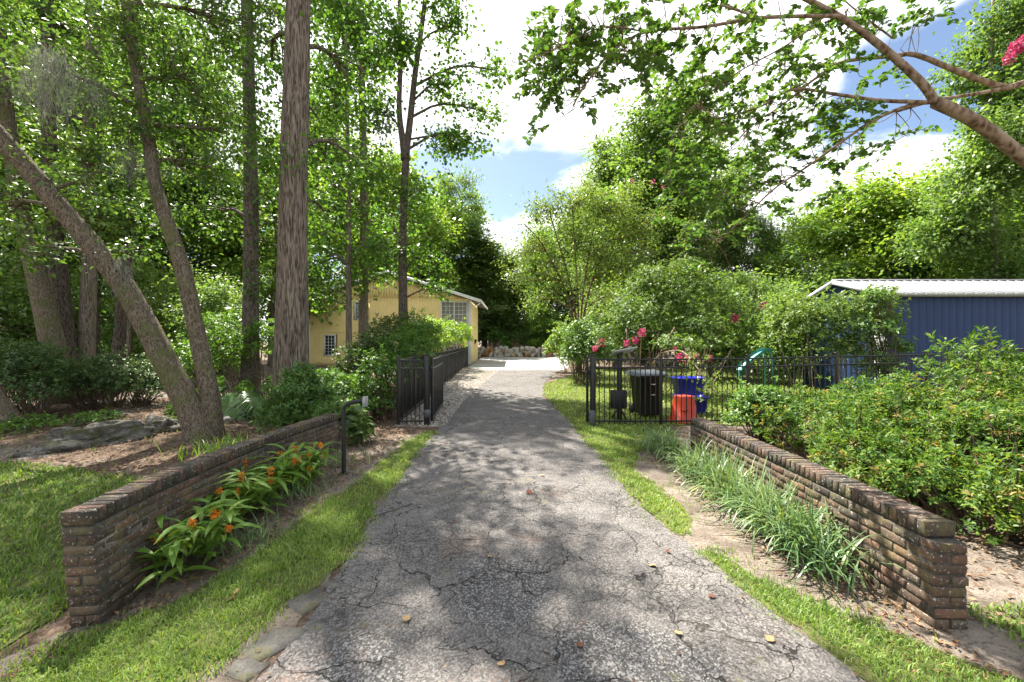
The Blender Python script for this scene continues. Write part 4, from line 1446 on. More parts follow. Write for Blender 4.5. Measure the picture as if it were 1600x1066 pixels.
# --- sweetgums between fence and house
gum = thing('forked_gum_tree', 'tall dark gum tree forking high above the fence, crown against the clouds', 'tree', tuple(P(628, 533, 17) * [1, 1, 0]))
t1_ = [P(628, 610, 17), P(630, 500, 17), P(629, 380, 17), P(634, 250, 17), P(640, 195, 17), P(648, 120, 17.2), P(658, 50, 17.4), P(668, -40, 17.5), P(672, -150, 17.5)]
t2_ = [P(634, 250, 17), P(624, 175, 16.9), P(626, 90, 16.8), P(624, 0, 16.8), P(620, -120, 16.8)]
blb = [(P(705, 135, 17), (1.1, 1.0, 0.8)), (P(690, 215, 17), (1.2, 1.1, 0.6)), (P(740, 225, 17), (0.95, 0.9, 0.5)), (P(760, 175, 17), (0.7, 0.8, 0.6)), (P(775, 110, 17), (0.5, 0.5, 0.8)),
       (P(700, 40, 17), (0.9, 0.9, 0.8)), (P(690, 0, 17.2), (1.0, 1, 0.6)), (P(610, 70, 16.5), (1.2, 1.1, 0.9)), (P(590, 180, 16.5), (1.1, 1.1, 0.8)), (P(590, 280, 16.5), (1.0, 1, 0.7)),
       (P(665, 300, 17), (0.9, 0.9, 0.7)), (P(660, 400, 17), (0.8, 0.8, 0.8)), (P(655, 350, 17), (0.6, 0.7, 0.5)), (P(590, 380, 16.8), (0.8, 0.8, 0.6)), *shade_sprays(P(640, -90, 17), (2.8, 2.4, 1.8), 4, 0.8, 1.2), (P(690, 455, 17.2), (0.5, 0.5, 0.3))]
build_tree(gum, [(t1_, 0.20, 0.07), (t2_, 0.13, 0.06)], blb, MT['bark_dark'], MT['leaf_gum'], 0.145, 0.125, 22, 0.27, 17, 14, 0.07, shape='round', limb_k=0.022)

gum2 = thing('straight_gum_tree', 'straight brown-trunked gum tree standing before the yellow house', 'tree', tuple(P(568, 533, 19) * [1, 1, 0]))
tt = [P(568, 600, 19), P(568, 480, 19), P(569, 320, 19), P(566, 150, 19), P(562, -60, 19), P(560, -200, 19)]
blb = [(P(575, 345, 19), (1.2, 1.1, 0.7)), (P(520, 290, 19), (1.2, 1.1, 0.9)), (P(545, 400, 18.6), (0.9, 0.8, 0.5)), (P(600, 430, 18.6), (0.5, 0.5, 0.45)), (P(520, 180, 19.4), (1.6, 1.4, 1.2)),
       (P(580, 90, 19.5), (1.6, 1.5, 1.2)), (P(540, 20, 19.3), (1.8, 1.6, 1.2)), *shade_sprays(P(555, -90, 19), (2.8, 2.4, 2.4), 9, 0.85)]
build_tree(gum2, [(tt, 0.24, 0.10)], blb, MT['bark_mid'], MT['leaf_gum'], 0.155, 0.13, 21, 0.32, 13, 14, 0.07, shape='round')
gum3 = thing('thin_gum_tree', 'thin straight-trunked gum tree left of the straight brown trunk', 'tree', tuple(P(545, 533, 17.5) * [1, 1, 0]))
tt = [P(546, 620, 17.5), P(545, 480, 17.5), P(545, 330, 17.5), P(542, 150, 17.5), P(540, 0, 17.5)]
blb = [(P(510, 400, 17.6), (1.0, 0.9, 0.6)), (P(500, 450, 17.6), (0.8, 0.8, 0.5)), (P(560, 400, 17.6), (0.6, 0.7, 0.5)), (P(510, 330, 17.6), (1.2, 1.1, 0.8)), (P(560, 260, 17.7), (1.0, 1, 0.9)),
       (P(530, 130, 17.6), (1.3, 1.3, 1.2)), (P(545, 20, 17.5), (1.5, 1.5, 1.2)), (P(620, 395, 17.8), (0.5, 0.6, 0.4)), (P(495, 415, 17.8), (0.7, 0.7, 0.5)), (P(520, 470, 17.8), (0.8, 0.7, 0.35)), (P(500, 370, 17.8), (0.8, .8, .5)), (P(545, 440, 17.8), (0.6, .6, .35))]
build_tree(gum3, [(tt, 0.14, 0.06)], blb, MT['bark_mid'], MT['leaf_gum'], 0.16, 0.14, 15, 0.28, 15, 12, 0.06, shape='round')

# --- back-left row of trunks behind the hedge
rows = [('woodland_tree', 'thick leaning trunk, leftmost behind the clipped hedge', [(96, 640, 12.0), (84, 550, 12.0), (60, 440, 12.1), (35, 330, 12.2), (10, 180, 12.3), (-10, 20, 12.4), (-30, -200, 12.4)], 0.30, 0.13, 'bark_oak'),
        ('woodland_tree', 'broad reddish-brown trunk, second from left behind the hedge', [(108, 640, 12.8), (101, 540, 12.8), (92, 430, 12.9), (80, 300, 13.0), (75, 100, 13.0), (70, -200, 13.0)], 0.29, 0.13, 'bark_dark'),
        ('woodland_tree', 'upright grey trunk right of the reddish trunk behind the hedge', [(136, 630, 13.2), (134, 540, 13.2), (140, 420, 13.2), (138, 250, 13.3), (142, 60, 13.3), (140, -200, 13.3)], 0.24, 0.12, 'bark_mid'),
        ('woodland_tree', 'thin dark ivy-covered trunk hugging the upright grey trunk', [(152, 620, 14.0), (151, 540, 14.0), (153, 420, 14.0), (155, 200, 14.0), (150, -100, 14.0)], 0.10, 0.06, 'bark_dark'),
        ('woodland_tree', 'slim dark leaning trunk seen right under the leaning oak', [(184, 620, 15.0), (186, 540, 15.0), (193, 450, 15.0), (203, 330, 15.0), (210, 100, 15.0), (212, -150, 15)], 0.21, 0.10, 'bark_dark'),
        ('woodland_tree', 'thin brown trunk just right of the slim dark leaning trunk', [(200, 610, 17.5), (202, 500, 17.5), (205, 400, 17.5), (207, 200, 17.5), (209, -50, 17.5)], 0.12, 0.08, 'bark_mid')]
for k, (nm, lb, pts, r0, r1, bk) in enumerate(rows):
    Yt = pts[0][2]
    pw_ = PP(pts)
    pw_[0][2] = -0.1
    rt = thing(nm, lb, 'tree', (pw_[0][0], Yt, 0), group='trunks behind the hedge')
    bl_ = []
    for j in range(7):
        py_ = (-170, -60, 40, 130, 230, 300, 340)[j]
        bl_.append((P(pts[-1][0] + rng.uniform(-70, 70), py_, Yt + rng.uniform(-0.6, 1.2)), rng.uniform(0.7, 1.5, 3) * [1, 1, 0.7] * (0.8 if j < 2 else 1), 0.6 if j < 2 else 1.0))
    vine = None
    if 'ivy' in lb:
        pt = spline(pw_, 40)
        vine = (pt[rng.integers(0, 24, 60)] + rng.normal(size=(60, 3)) * [0.1, 0.1, 0.1], 14, 0.11)
    build_tree(rt, [(pw_, r0, r1)], bl_, MT[bk], MT[('leaf_oak', 'leaf_gum', 'leaf_back')[k % 3]], 0.16, 0.11, 18, 0.30, 12, 18, 0.06, extra=vine)

# trunk leaning out of the frame at far left
lt = thing('leaning_trunk_tree', 'lichen-spotted trunk leaning out of frame at the left edge', 'tree', (-9.05, 7.6, 0))
tt = [P(12, 662, 8.2), P(-2, 632, 8.2), P(-35, 592, 8.2), P(-80, 520, 7.5), P(-170, 380, 7.5), P(-260, 150, 7.6)]
build_tree(lt, [(tt, 0.17, 0.12)], [(P(-220, 100, 7.6), (1.4, 1.4, 1.0)), (P(-300, 40, 7.6), (1.4, 1.4, 1.0))], MT['bark_oak'], MT['leaf_oak'], 0.09, 0.05, 12, 0.25, 10, 20, 0.06)

# --- crape myrtle with red stems behind the right fence
def PC(px, py, Y):
    return P(px, py, Y * 1.28)


cm = thing('crape_myrtle', 'fan-shaped crape myrtle with reddish multiple stems beyond the drive', 'tree', tuple(PC(907, 533, 18) * [1, 1, 0]))
stm = []
for (dx, top, r0) in ((-66, 350, 0.036), (-36, 330, 0.04), (-8, 320, 0.034), (20, 345, 0.04), (48, 375, 0.042)):
    stm.append(([PC(905 + dx * 0.03, 600, 18), PC(905 + dx * 0.08, 520, 18), PC(905 + dx * 0.35, 450, 18 + dx * 0.004), PC(905 + dx * 0.9, 380, 18 + dx * 0.01), PC(905 + dx * 1.3, top, 18 + dx * 0.012)], r0 * 1.9, 0.028))
blb = [(PC(838, 470, 18.6), (0.70, 0.90, 0.64)), (PC(975, 475, 18.8), (0.90, 1.02, 0.64)), (PC(895, 440, 17.4), (0.77, 0.64, 0.58)), (PC(1035, 345, 18.5), (0.77, 0.90, 0.64)), (PC(990, 300, 18.6), (0.77, 0.90, 0.51)), (PC(835, 385, 18), (1.02, 1.28, 1.02)), (PC(850, 330, 18), (1.02, 1.41, 0.77)), (PC(905, 320, 18), (1.54, 1.54, 1.02)), (PC(960, 330, 18), (1.54, 1.54, 1.02)), (PC(1000, 365, 18.2), (1.28, 1.41, 1.02)),
       (PC(870, 420, 17.8), (1.02, 1.15, 0.90)), (PC(945, 400, 18), (1.54, 1.41, 1.15)), (PC(820, 440, 18), (0.64, 0.77, 0.64)), (PC(905, 375, 17.6), (1.41, 1.15, 1.02)), (PC(985, 420, 18), (1.02, 1.02, 0.90)), (PC(1020, 400, 18), (0.64, 0.77, 0.64)), (PC(815, 400, 18), (0.64, 0.77, 0.77)), (PC(800, 430, 18), (0.45, 0.51, 0.51)), (PC(925, 290, 18.2), (0.77, 0.77, 0.38)), (PC(870, 300, 18.2), (0.64, 0.77, 0.45)), (PC(860, 460, 18), (0.64, 0.64, 0.51)), (PC(940, 460, 18.2), (1.02, 0.90, 0.64))]
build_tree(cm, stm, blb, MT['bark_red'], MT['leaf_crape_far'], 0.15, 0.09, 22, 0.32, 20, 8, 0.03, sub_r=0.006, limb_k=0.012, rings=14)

# --- pink-flowering crape myrtle bush over the fence
def panicle(root, c, s, mat='petal_pink', n=90, name='flower'):
    c = np.asarray(c, float)
    B = c + np.clip(rng.normal(size=(n, 3)), -1.6, 1.6) * s * [0.32, 0.32, 0.42]
    D = unit(rvec(n) + unit(B - c) * 0.8)
    V, Fl = leaf_geo(B, D, rvec(n), s * 0.42, s * 0.34, 'rhomb', 0.25, 0.2)
    return link(name, mesh_np(name, V - np.array(root.location), Fl, MT[mat]), root)


def bush(name, label, cat, base, blobs, leaf, L, Wd, n_ros, k=7, stems=8, stem_mat='stem_brown', group=None, spread=1.1, inner=0.35, shape='rhomb', tall=1.0, sr=0.012, bare=0.05, old=0.0):
    """shrub: stems from the base, leaf whorls on and inside lumpy blobs"""
    base = np.asarray(base, float)
    root = thing(name, label, cat, base, group=group)
    C, A = [], []
    vol = np.array([np.prod(np.broadcast_to(r, (3,))) ** 0.75 for c, r in blobs])
    cnt = np.maximum(6, (n_ros * vol / vol.sum()).astype(int))
    sm = MB()
    for (c, r), m_ in zip(blobs, cnt):
        c = np.asarray(c, float)
        r = np.broadcast_to(np.asarray(r, float), (3,))
        d = rvec(m_)
        d[:, 2] = np.where(d[:, 2] < -0.35, -d[:, 2], d[:, 2])
        lump = np.array([mnoise.noise(Vector(v * 2.2) + Vector(c)) for v in d])
        kk = np.where(rng.random(m_) < inner, rng.uniform(0.3, 0.95, m_), 1.0 + rng.normal(0, 0.07, m_)) * (1 + 0.45 * lump)
        kk = np.where((rng.random(m_) < 0.10) & (d[:, 2] > 0.2), kk * rng.uniform(1.08, 1.32, m_), kk)
        p = c + d * kk[:, None] * r
        keep = p[:, 2] > gz(p[:, 0], p[:, 1]) + bare * rng.uniform(0.4, 1.6, m_)
        C.append(p[keep])
        A.append(unit(d * 0.8 + np.array([0, 0, 0.75 * tall]) + rng.normal(size=(m_, 3)) * 0.3)[keep])
        for e in p[keep][::max(1, int(m_ / stems))]:
            b0 = np.array([base[0] * 0.4 + c[0] * 0.6, base[1] * 0.4 + c[1] * 0.6, float(gz(c[0], c[1]))]) + rng.normal(size=3) * [0.12, 0.12, 0]
            mm = (b0 + e) / 2 + np.array([0, 0, 0.15 * r[2]]) + rng.normal(size=3) * 0.05
            sm.tube(spline([b0, mm, e], 6), np.linspace(sr, sr * 0.35, 6), 5, cap=False)
    C, A = np.vstack(C), np.vstack(A)
    if old:
        pick = rng.random(len(C)) < old * (0.4 + 1.2 * (np.array([mnoise.noise(Vector(v) * 1.6) for v in C]) > 0.1))
        V, Fl = rosettes(C[pick], A[pick], k - 2, L, Wd, spread + 0.2, shape)
        link('yellowed_foliage', mesh_np('yellowed_foliage', V - base, Fl, MT['leaf_azalea_old']), root)
        C, A = C[~pick], A[~pick]
    V, Fl = rosettes(C, A, k, L, Wd, spread, shape)
    put('stems', sm, MT[stem_mat], root, True)
    link('foliage', mesh_np('foliage', V - base, Fl, leaf), root)
    return root


def PQ(px, py, Y):
    return P(px, py, Y * 1.16)


pk = bush('flowering_bush', 'large loose crape myrtle bush with pink blooms arching over the fence', 'bush', (4.06, 14.15, 0),
          [(PQ(1000, 505, 12.2), (1.10, 0.99, 0.66)), (PQ(1050, 480, 12.4), (0.99, 0.99, 0.83)), (PQ(1095, 455, 12.6), (0.99, 0.88, 0.66)), (PQ(1030, 440, 12.8), (0.88, 0.99, 0.61)), (PQ(1085, 520, 11.6), (0.99, 0.99, 0.55)), (PQ(955, 530, 12.6), (0.77, 0.77, 0.50)),
           (PQ(1140, 490, 12.6), (0.88, 0.88, 0.55)), (PQ(1175, 520, 12.4), (0.66, 0.77, 0.44)), (PQ(1060, 540, 10.8), (0.77, 0.66, 0.29)), (PQ(1118, 540, 10.9), (0.55, 0.55, 0.26)), (PQ(1005, 455, 13.2), (0.66, 0.77, 0.55)), (PQ(1070, 420, 13), (0.55, 0.66, 0.39)),
           (PQ(1150, 445, 13), (0.61, 0.66, 0.44)), (PQ(975, 480, 12.9), (0.55, 0.66, 0.44))],
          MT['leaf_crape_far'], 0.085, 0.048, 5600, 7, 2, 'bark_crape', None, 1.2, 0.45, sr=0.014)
for (a, b, Y, s) in ((1003, 520, 11.0, 0.17), (993, 533, 11.2, 0.15), (979, 537, 11.0, 0.14), (940, 535, 12.4, 0.2), (930, 545, 12.4, 0.15), (1075, 562, 9.6, 0.16), (1062, 558, 9.6, 0.14), (1086, 558, 9.7, 0.13),
                     (1054, 545, 10.6, 0.1), (1148, 497, 12.2, 0.2), (1128, 512, 11.8, 0.12), (1192, 478, 12.6, 0.16), (1110, 560, 10.2, 0.12)):
    panicle(pk, PQ(a, b, Y), s * 0.85)
b_ = MB()
b_.tube(spline([(4.12, 13.92, -0.05), (4.06, 13.80, 0.7), (3.89, 13.80, 1.4), (3.83, 13.92, 2.2)], 12), np.linspace(0.075, 0.03, 12), 10)
put('trunk', b_, MT['bark_crape'], pk, True)
b_ = MB()
b_.tube(spline([(4.18, 13.92, -0.05), (4.41, 13.57, 0.7), (4.64, 12.99, 1.4), (4.99, 12.76, 2.2)], 12), np.linspace(0.06, 0.025, 12), 10)
put('trunk', b_, MT['bark_crape'], pk, True)
# arching wand that drops in front of the fence
b_ = MB()
b_.tube(spline([(4.64, 12.99, 1.4), (3.9, 9.6, 1.55), (3.85, 8.6, 1.2), (4.1, 8.4, 0.75), (4.35, 8.3, 0.5)], 16), np.linspace(0.02, 0.008, 16), 6)
put('drooping_wand', b_, MT['bark_crape'], pk, True)
pts = spline([(4.64, 12.99, 1.4), (3.9, 9.6, 1.55), (3.85, 8.6, 1.2), (4.1, 8.4, 0.75), (4.35, 8.3, 0.5)], 40)[12:]
pts = np.vstack([pts + rng.normal(size=pts.shape) * [0.22, 0.12, 0.15] for _ in range(3)])
V, Fl = rosettes(pts, rvec(len(pts)) + [0, 0, 0.3], 6, 0.075, 0.042, 1.2)
link('wand_leaves', mesh_np('wand_leaves', V - np.array(pk.location), Fl, MT['leaf_crape_far']), pk)

# --- near crape myrtle overhead at right, with its real limbs
oc = thing('overhanging_crape_myrtle', 'crape myrtle with smooth tan limbs overhanging the drive from the right', 'tree', (5.3, 3.45, 0))
limbs = [([(5.3, 3.45, -0.1), (5.25, 3.45, 1.2), (4.95, 3.42, 2.4), *PP([(1640, 285, 3.4), (1575, 228, 3.4), (1520, 188, 3.38), (1462, 160, 3.36)])], 0.085, 0.060),
         ([*PP([(1462, 160, 3.36), (1440, 130, 3.34), (1395, 88, 3.32), (1350, 52, 3.3), (1308, 24, 3.3), (1240, -12, 3.3), (1150, -60, 3.3)])], 0.052, 0.022),
         ([*PP([(1312, 26, 3.3), (1290, 25, 3.25), (1188, 28, 3.2), (1100, 42, 3.2), (1010, 50, 3.15), (960, 78, 3.1), (925, 118, 3.1), (895, 165, 3.1)])], 0.026, 0.006),
         ([*PP([(1455, 160, 3.36), (1375, 157, 3.4), (1310, 148, 3.45), (1240, 140, 3.5), (1185, 168, 3.6), (1120, 185, 3.7), (1085, 178, 3.7)])], 0.026, 0.007),
         ([*PP([(1455, 160, 3.36), (1420, 165, 3.4), (1365, 188, 3.45), (1315, 222, 3.5), (1265, 258, 3.6), (1210, 295, 3.7), (1165, 338, 3.8), (1120, 380, 3.9)])], 0.024, 0.006),
         ([(5.3, 3.5, 0), (5.45, 3.6, 1.6), (5.1, 3.7, 3.2), *PP([(1640, 128, 3.7), (1575, 137, 3.65), (1500, 113, 3.6), (1432, 86, 3.6), (1395, 88, 3.6), (1320, 96, 3.6), (1280, 118, 3.6), (1225, 162, 3.65), (1170, 200, 3.7)])], 0.06, 0.007),
         ([*PP([(1575, 137, 3.65), (1530, 146, 3.6), (1462, 157, 3.5), (1400, 175, 3.5)])], 0.03, 0.012),
         ([*PP([(1188, 28, 3.2), (1110, 2, 3.2), (1060, -20, 3.2), (1000, -50, 3.2)])], 0.014, 0.006),
         ([*PP([(1010, 50, 3.15), (950, 42, 3.1), (900, 60, 3.05), (850, 85, 3.0), (828, 95, 3.0)])], 0.010, 0.004),
         ([*PP([(1395, 60, 3.5), (1330, 10, 3.6), (1290, -30, 3.6)])], 0.012, 0.006),
         ([*PP([(1290, 25, 3.25), (1230, 70, 3.3), (1150, 115, 3.3), (1085, 165, 3.3), (1060, 200, 3.3)])], 0.012, 0.004)]
lps = []
limbs = [(p, r0 * 0.62, r1 * 0.75) for p, r0, r1 in limbs]
for k, (p, r0, r1) in enumerate(limbs):
    q = spline(p, 34)
    lps.append(q)
    b_ = MB()
    b_.tube(q, np.linspace(r0, r1, 34), 14 if k < 2 else 9, 0.04, seed=k, rfreq=1.2, rz=0.2)
    put('trunk' if k == 0 else 'limb', b_, MT['bark_crape'], oc, True)
zones = [(845, 60, 3.0, .16, 5), (870, 90, 3.05, .2, 10), (900, 40, 3.1, .2, 10), (860, 145, 3.1, .18, 8), (905, 125, 3.1, .22, 14), (920, 70, 3.1, .22, 12), (960, 30, 3.1, .22, 12), (975, 85, 3.1, .18, 8), (1010, 95, 3.1, .15, 6), (1025, 110, 3.2, .13, 5),
         (1030, 30, 3.2, .25, 10), (1010, 5, 3.2, .2, 7), (1100, 15, 3.2, .25, 9), (1140, 45, 3.25, .2, 8), (1080, 75, 3.3, .22, 8), (1110, 110, 3.3, .2, 9), (1085, 140, 3.3, .16, 7), (1150, 95, 3.3, .2, 6),
         (1120, 165, 3.5, .25, 13), (1170, 140, 3.5, .22, 10), (1075, 190, 3.6, .3, 14), (1130, 215, 3.7, .3, 15), (1190, 190, 3.7, .3, 13), (1060, 260, 3.8, .35, 14), (1110, 290, 3.9, .35, 15), (1170, 260, 3.8, .3, 15),
         (1230, 120, 3.5, .2, 7), (1250, 95, 3.5, .2, 7), (1280, 65, 3.4, .2, 8), (1320, 85, 3.5, .2, 8), (1240, 50, 3.3, .2, 7), (1300, 10, 3.4, .25, 8), (1350, 15, 3.4, .2, 6), (1370, 100, 3.6, .16, 5),
         (1260, 165, 3.6, .2, 9), (1310, 175, 3.6, .18, 7), (1230, 215, 3.7, .25, 13), (1290, 210, 3.7, .18, 7), (1330, 200, 3.6, .18, 8), (1400, 195, 3.6, .13, 4), (1360, 225, 3.7, .14, 4),
         (1240, 265, 3.9, .3, 12), (1190, 320, 4.0, .35, 14), (1130, 350, 4.0, .35, 13), (1250, 320, 4.1, .35, 10), (1300, 270, 4.0, .25, 8), (1110, 400, 4.1, .25, 6), (1420, 40, 3.6, .12, 5), (1450, 25, 3.6, .1, 4), (1390, 20, 3.5, .1, 3), (1180, 8, 3.3, .2, 6)]
tw = MB()
B, D, N = [], [], []
LP = np.vstack(lps[1:])
for (px, py, Y, r, n) in zones:
    c0 = P(px, py, Y)
    for _ in range(max(2, int(n * 0.95))):
        s = c0 + rng.normal(size=3) * r * 0.62
        d = unit(rvec(1)[0] * [1, 1, 0.5] + np.array([-0.5, -0.1, -0.15]))
        ln_ = rng.uniform(0.16, 0.34)
        e = s + d * ln_ + np.array([0, 0, -0.05])
        q = spline([s, (s + e) / 2 + [0, 0, 0.02], e], 7)
        tw.tube(q, np.linspace(0.0028, 0.0012, 7), 4, cap=False)
        # twig joined to the nearest limb
        j = int(np.argmin(np.linalg.norm(LP - s, axis=1)))
        if np.linalg.norm(LP[j] - s) < 0.45:
            mm = (LP[j] + s) / 2 + rng.normal(size=3) * 0.05
            tw.tube(spline([LP[j], mm, s], 6), np.linspace(0.0042, 0.0022, 6), 4, cap=False)
        m_ = int(ln_ / 0.021)
        for k in range(m_):
            t = (k + 0.5) / m_ * 6
            p = q[int(t)] + (q[min(int(t) + 1, 6)] - q[int(t)]) * (t - int(t))
            sd = unit(np.cross(d, [0, 0, 1]) + rng.normal(size=3) * 0.35)
            for sg in (-1, 1):
                if rng.random() < 0.9:
                    B.append(p)
                    D.append(unit(sd * sg + d * 0.45 + rng.normal(size=3) * 0.25))
                    N.append(unit(np.array([0, 0, 1.0]) + rng.normal(size=3) * 0.4))
put('twigs', tw, MT['bark_crape'], oc)['kind'] = 'stuff'
B, D, N = np.array(B), np.array(D), np.array(N)
V, Fl = leaf_geo(B, D, N, rng.uniform(0.038, 0.062, len(B)), rng.uniform(0.029, 0.043, len(B)), 'round', 0.12, 0.15)
link('crown', mesh_np('crown', V - np.array(oc.location), Fl, MT['leaf_crape']), oc)
for (a, b, Y, s, n) in ((1588, 75, 3.6, 0.065, 130), (1576, 92, 3.6, 0.05, 80), (1602, 58, 3.6, 0.05, 80), (1456, 19, 3.6, 0.02, 26), (1183, 115, 3.5, 0.016, 24), (1141, 117, 3.4, 0.02, 30), (965, 99, 3.1, 0.016, 24),
                        (1224, 13, 3.3, 0.022, 30), (818, 164, 3.0, 0.014, 20), (1042, 270, 3.9, 0.03, 36), (1020, 285, 3.9, 0.026, 30), (1035, 292, 3.9, 0.022, 26), (988, 284, 3.9, 0.026, 30), (1180, 185, 3.6, 0.02, 24), (1068, 300, 3.9, 0.02, 20), (806, 78, 3.0, 0.014, 16)):
    panicle(oc, P(a, b, Y), s, n=n)


# --- background trees: four kinds, copied
def proto(kind):
    root = thing('background_tree', 'x', 'tree', (0, 0, 0))
    if kind == 'tall':
        st_ = [([(0, 0, -0.1), (0.1, 0, 6), (-0.1, 0.1, 13), (0, 0, 20)], 0.26, 0.07)]
        bl = [((rng.uniform(-2.2, 2.2), rng.uniform(-2, 2), z), (rng.uniform(1.5, 2.4), rng.uniform(1.5, 2.2), rng.uniform(1.0, 1.6))) for z in (5.5, 7.5, 9, 10.5, 12, 13.5, 15, 16.5, 18, 19.5, 11, 14)]
        build_tree(root, st_, bl, MT['bark_far'], MT['leaf_back'], 0.22, 0.16, 34, 0.46, 8.0, 10, 0.05, min_br=12)
    elif kind == 'broad':
        st_ = [([(0, 0, -0.1), (0.1, 0, 3), (-0.2, 0.1, 6), (0, 0, 10)], 0.26, 0.08)]
        bl = []
        for j in range(17):
            a = j * 2.4
            z = 3.2 + j * 0.55
            R = 2.6 * math.sin(math.pi * (0.2 + 0.75 * j / 17)) + 0.2
            bl.append(((R * math.cos(a), R * math.sin(a), z), (1.5, 1.5, 1.0)))
        build_tree(root, st_, bl, MT['bark_far'], MT['leaf_bright'], 0.24, 0.17, 24, 0.40, 11, 10, 0.05, min_br=14)
    elif kind == 'dark':
        st_ = [([(0, 0, -0.1), (0, 0, 5), (0, 0.1, 10), (0, 0, 15)], 0.22, 0.05)]
        bl = []
        for j in range(15):
            a = j * 2.4
            z = 2.5 + j * 0.85
            R = 1.5 * (1 - j / 17)
            bl.append(((R * math.cos(a), R * math.sin(a), z), (1.4 * (1.1 - j / 20), 1.4 * (1.1 - j / 20), 1.0)))
        build_tree(root, st_, bl, MT['bark_dark'], MT['leaf_dark'], 0.26, 0.16, 26, 0.40, 12, 10, 0.05, min_br=14)
    elif kind == 'airy':
        st_ = [([(0, 0, -0.1), (0.2, 0, 7), (0.5, 0, 12), (0.3, 0, 17)], 0.28, 0.08)]
        bl = [((rng.uniform(-3.6, 3.6), rng.uniform(-2.5, 2.5), rng.uniform(8.5, 18.5)), (1.6, 1.5, 0.85)) for _ in range(22)]
        build_tree(root, st_, bl, MT['bark_far'], MT['leaf_back'], 0.22, 0.15, 20, 0.36, 12, 10, 0.05, min_br=8)
    else:   # understorey
        st_ = [([(0, 0, -0.1), (0.1, 0, 1.5), (0.2, 0.1, 3), (0.3, 0, 4.5)], 0.09, 0.03), ([(0, 0, -0.1), (-0.2, 0.1, 1.5), (-0.6, 0.1, 3), (-0.9, 0, 4)], 0.07, 0.03)]
        bl = [((rng.uniform(-1.5, 1.5), rng.uniform(-1.2, 1.2), rng.uniform(0.9, 4.8)), (1.0, 1.0, 0.75)) for _ in range(13)]
        build_tree(root, st_, bl, MT['bark_far'], MT['leaf_back'], 0.18, 0.11, 22, 0.32, 22, 8, 0.04, min_br=12)
    return root


PROTO = {k: proto(k) for k in ('tall', 'broad', 'dark', 'airy', 'under')}
PH = {'tall': 21.0, 'broad': 13.6, 'dark': 16.0, 'airy': 19.2, 'under': 5.7}
USED = set()


def place(kind, px, Y, top_py, label, group, wid=1.0):
    h = CZ - (top_py - 533.0) / F * Y
    s = h / PH[kind]
    o = PROTO[kind] if kind not in USED else copy_tree(PROTO[kind])
    USED.add(kind)
    o.name = {'tall': 'tall_tree', 'broad': 'broadleaf_tree', 'dark': 'evergreen_tree', 'airy': 'spreading_oak', 'under': 'understorey_tree'}[kind]
    o.location = ((px - 800.0) / F * Y, Y, 0)
    o.rotation_euler = (0, 0, random.uniform(0, 6.28))
    k = s * wid
    o.scale = (k, k, s)
    o['label'] = label
    o['group'] = group
    return o


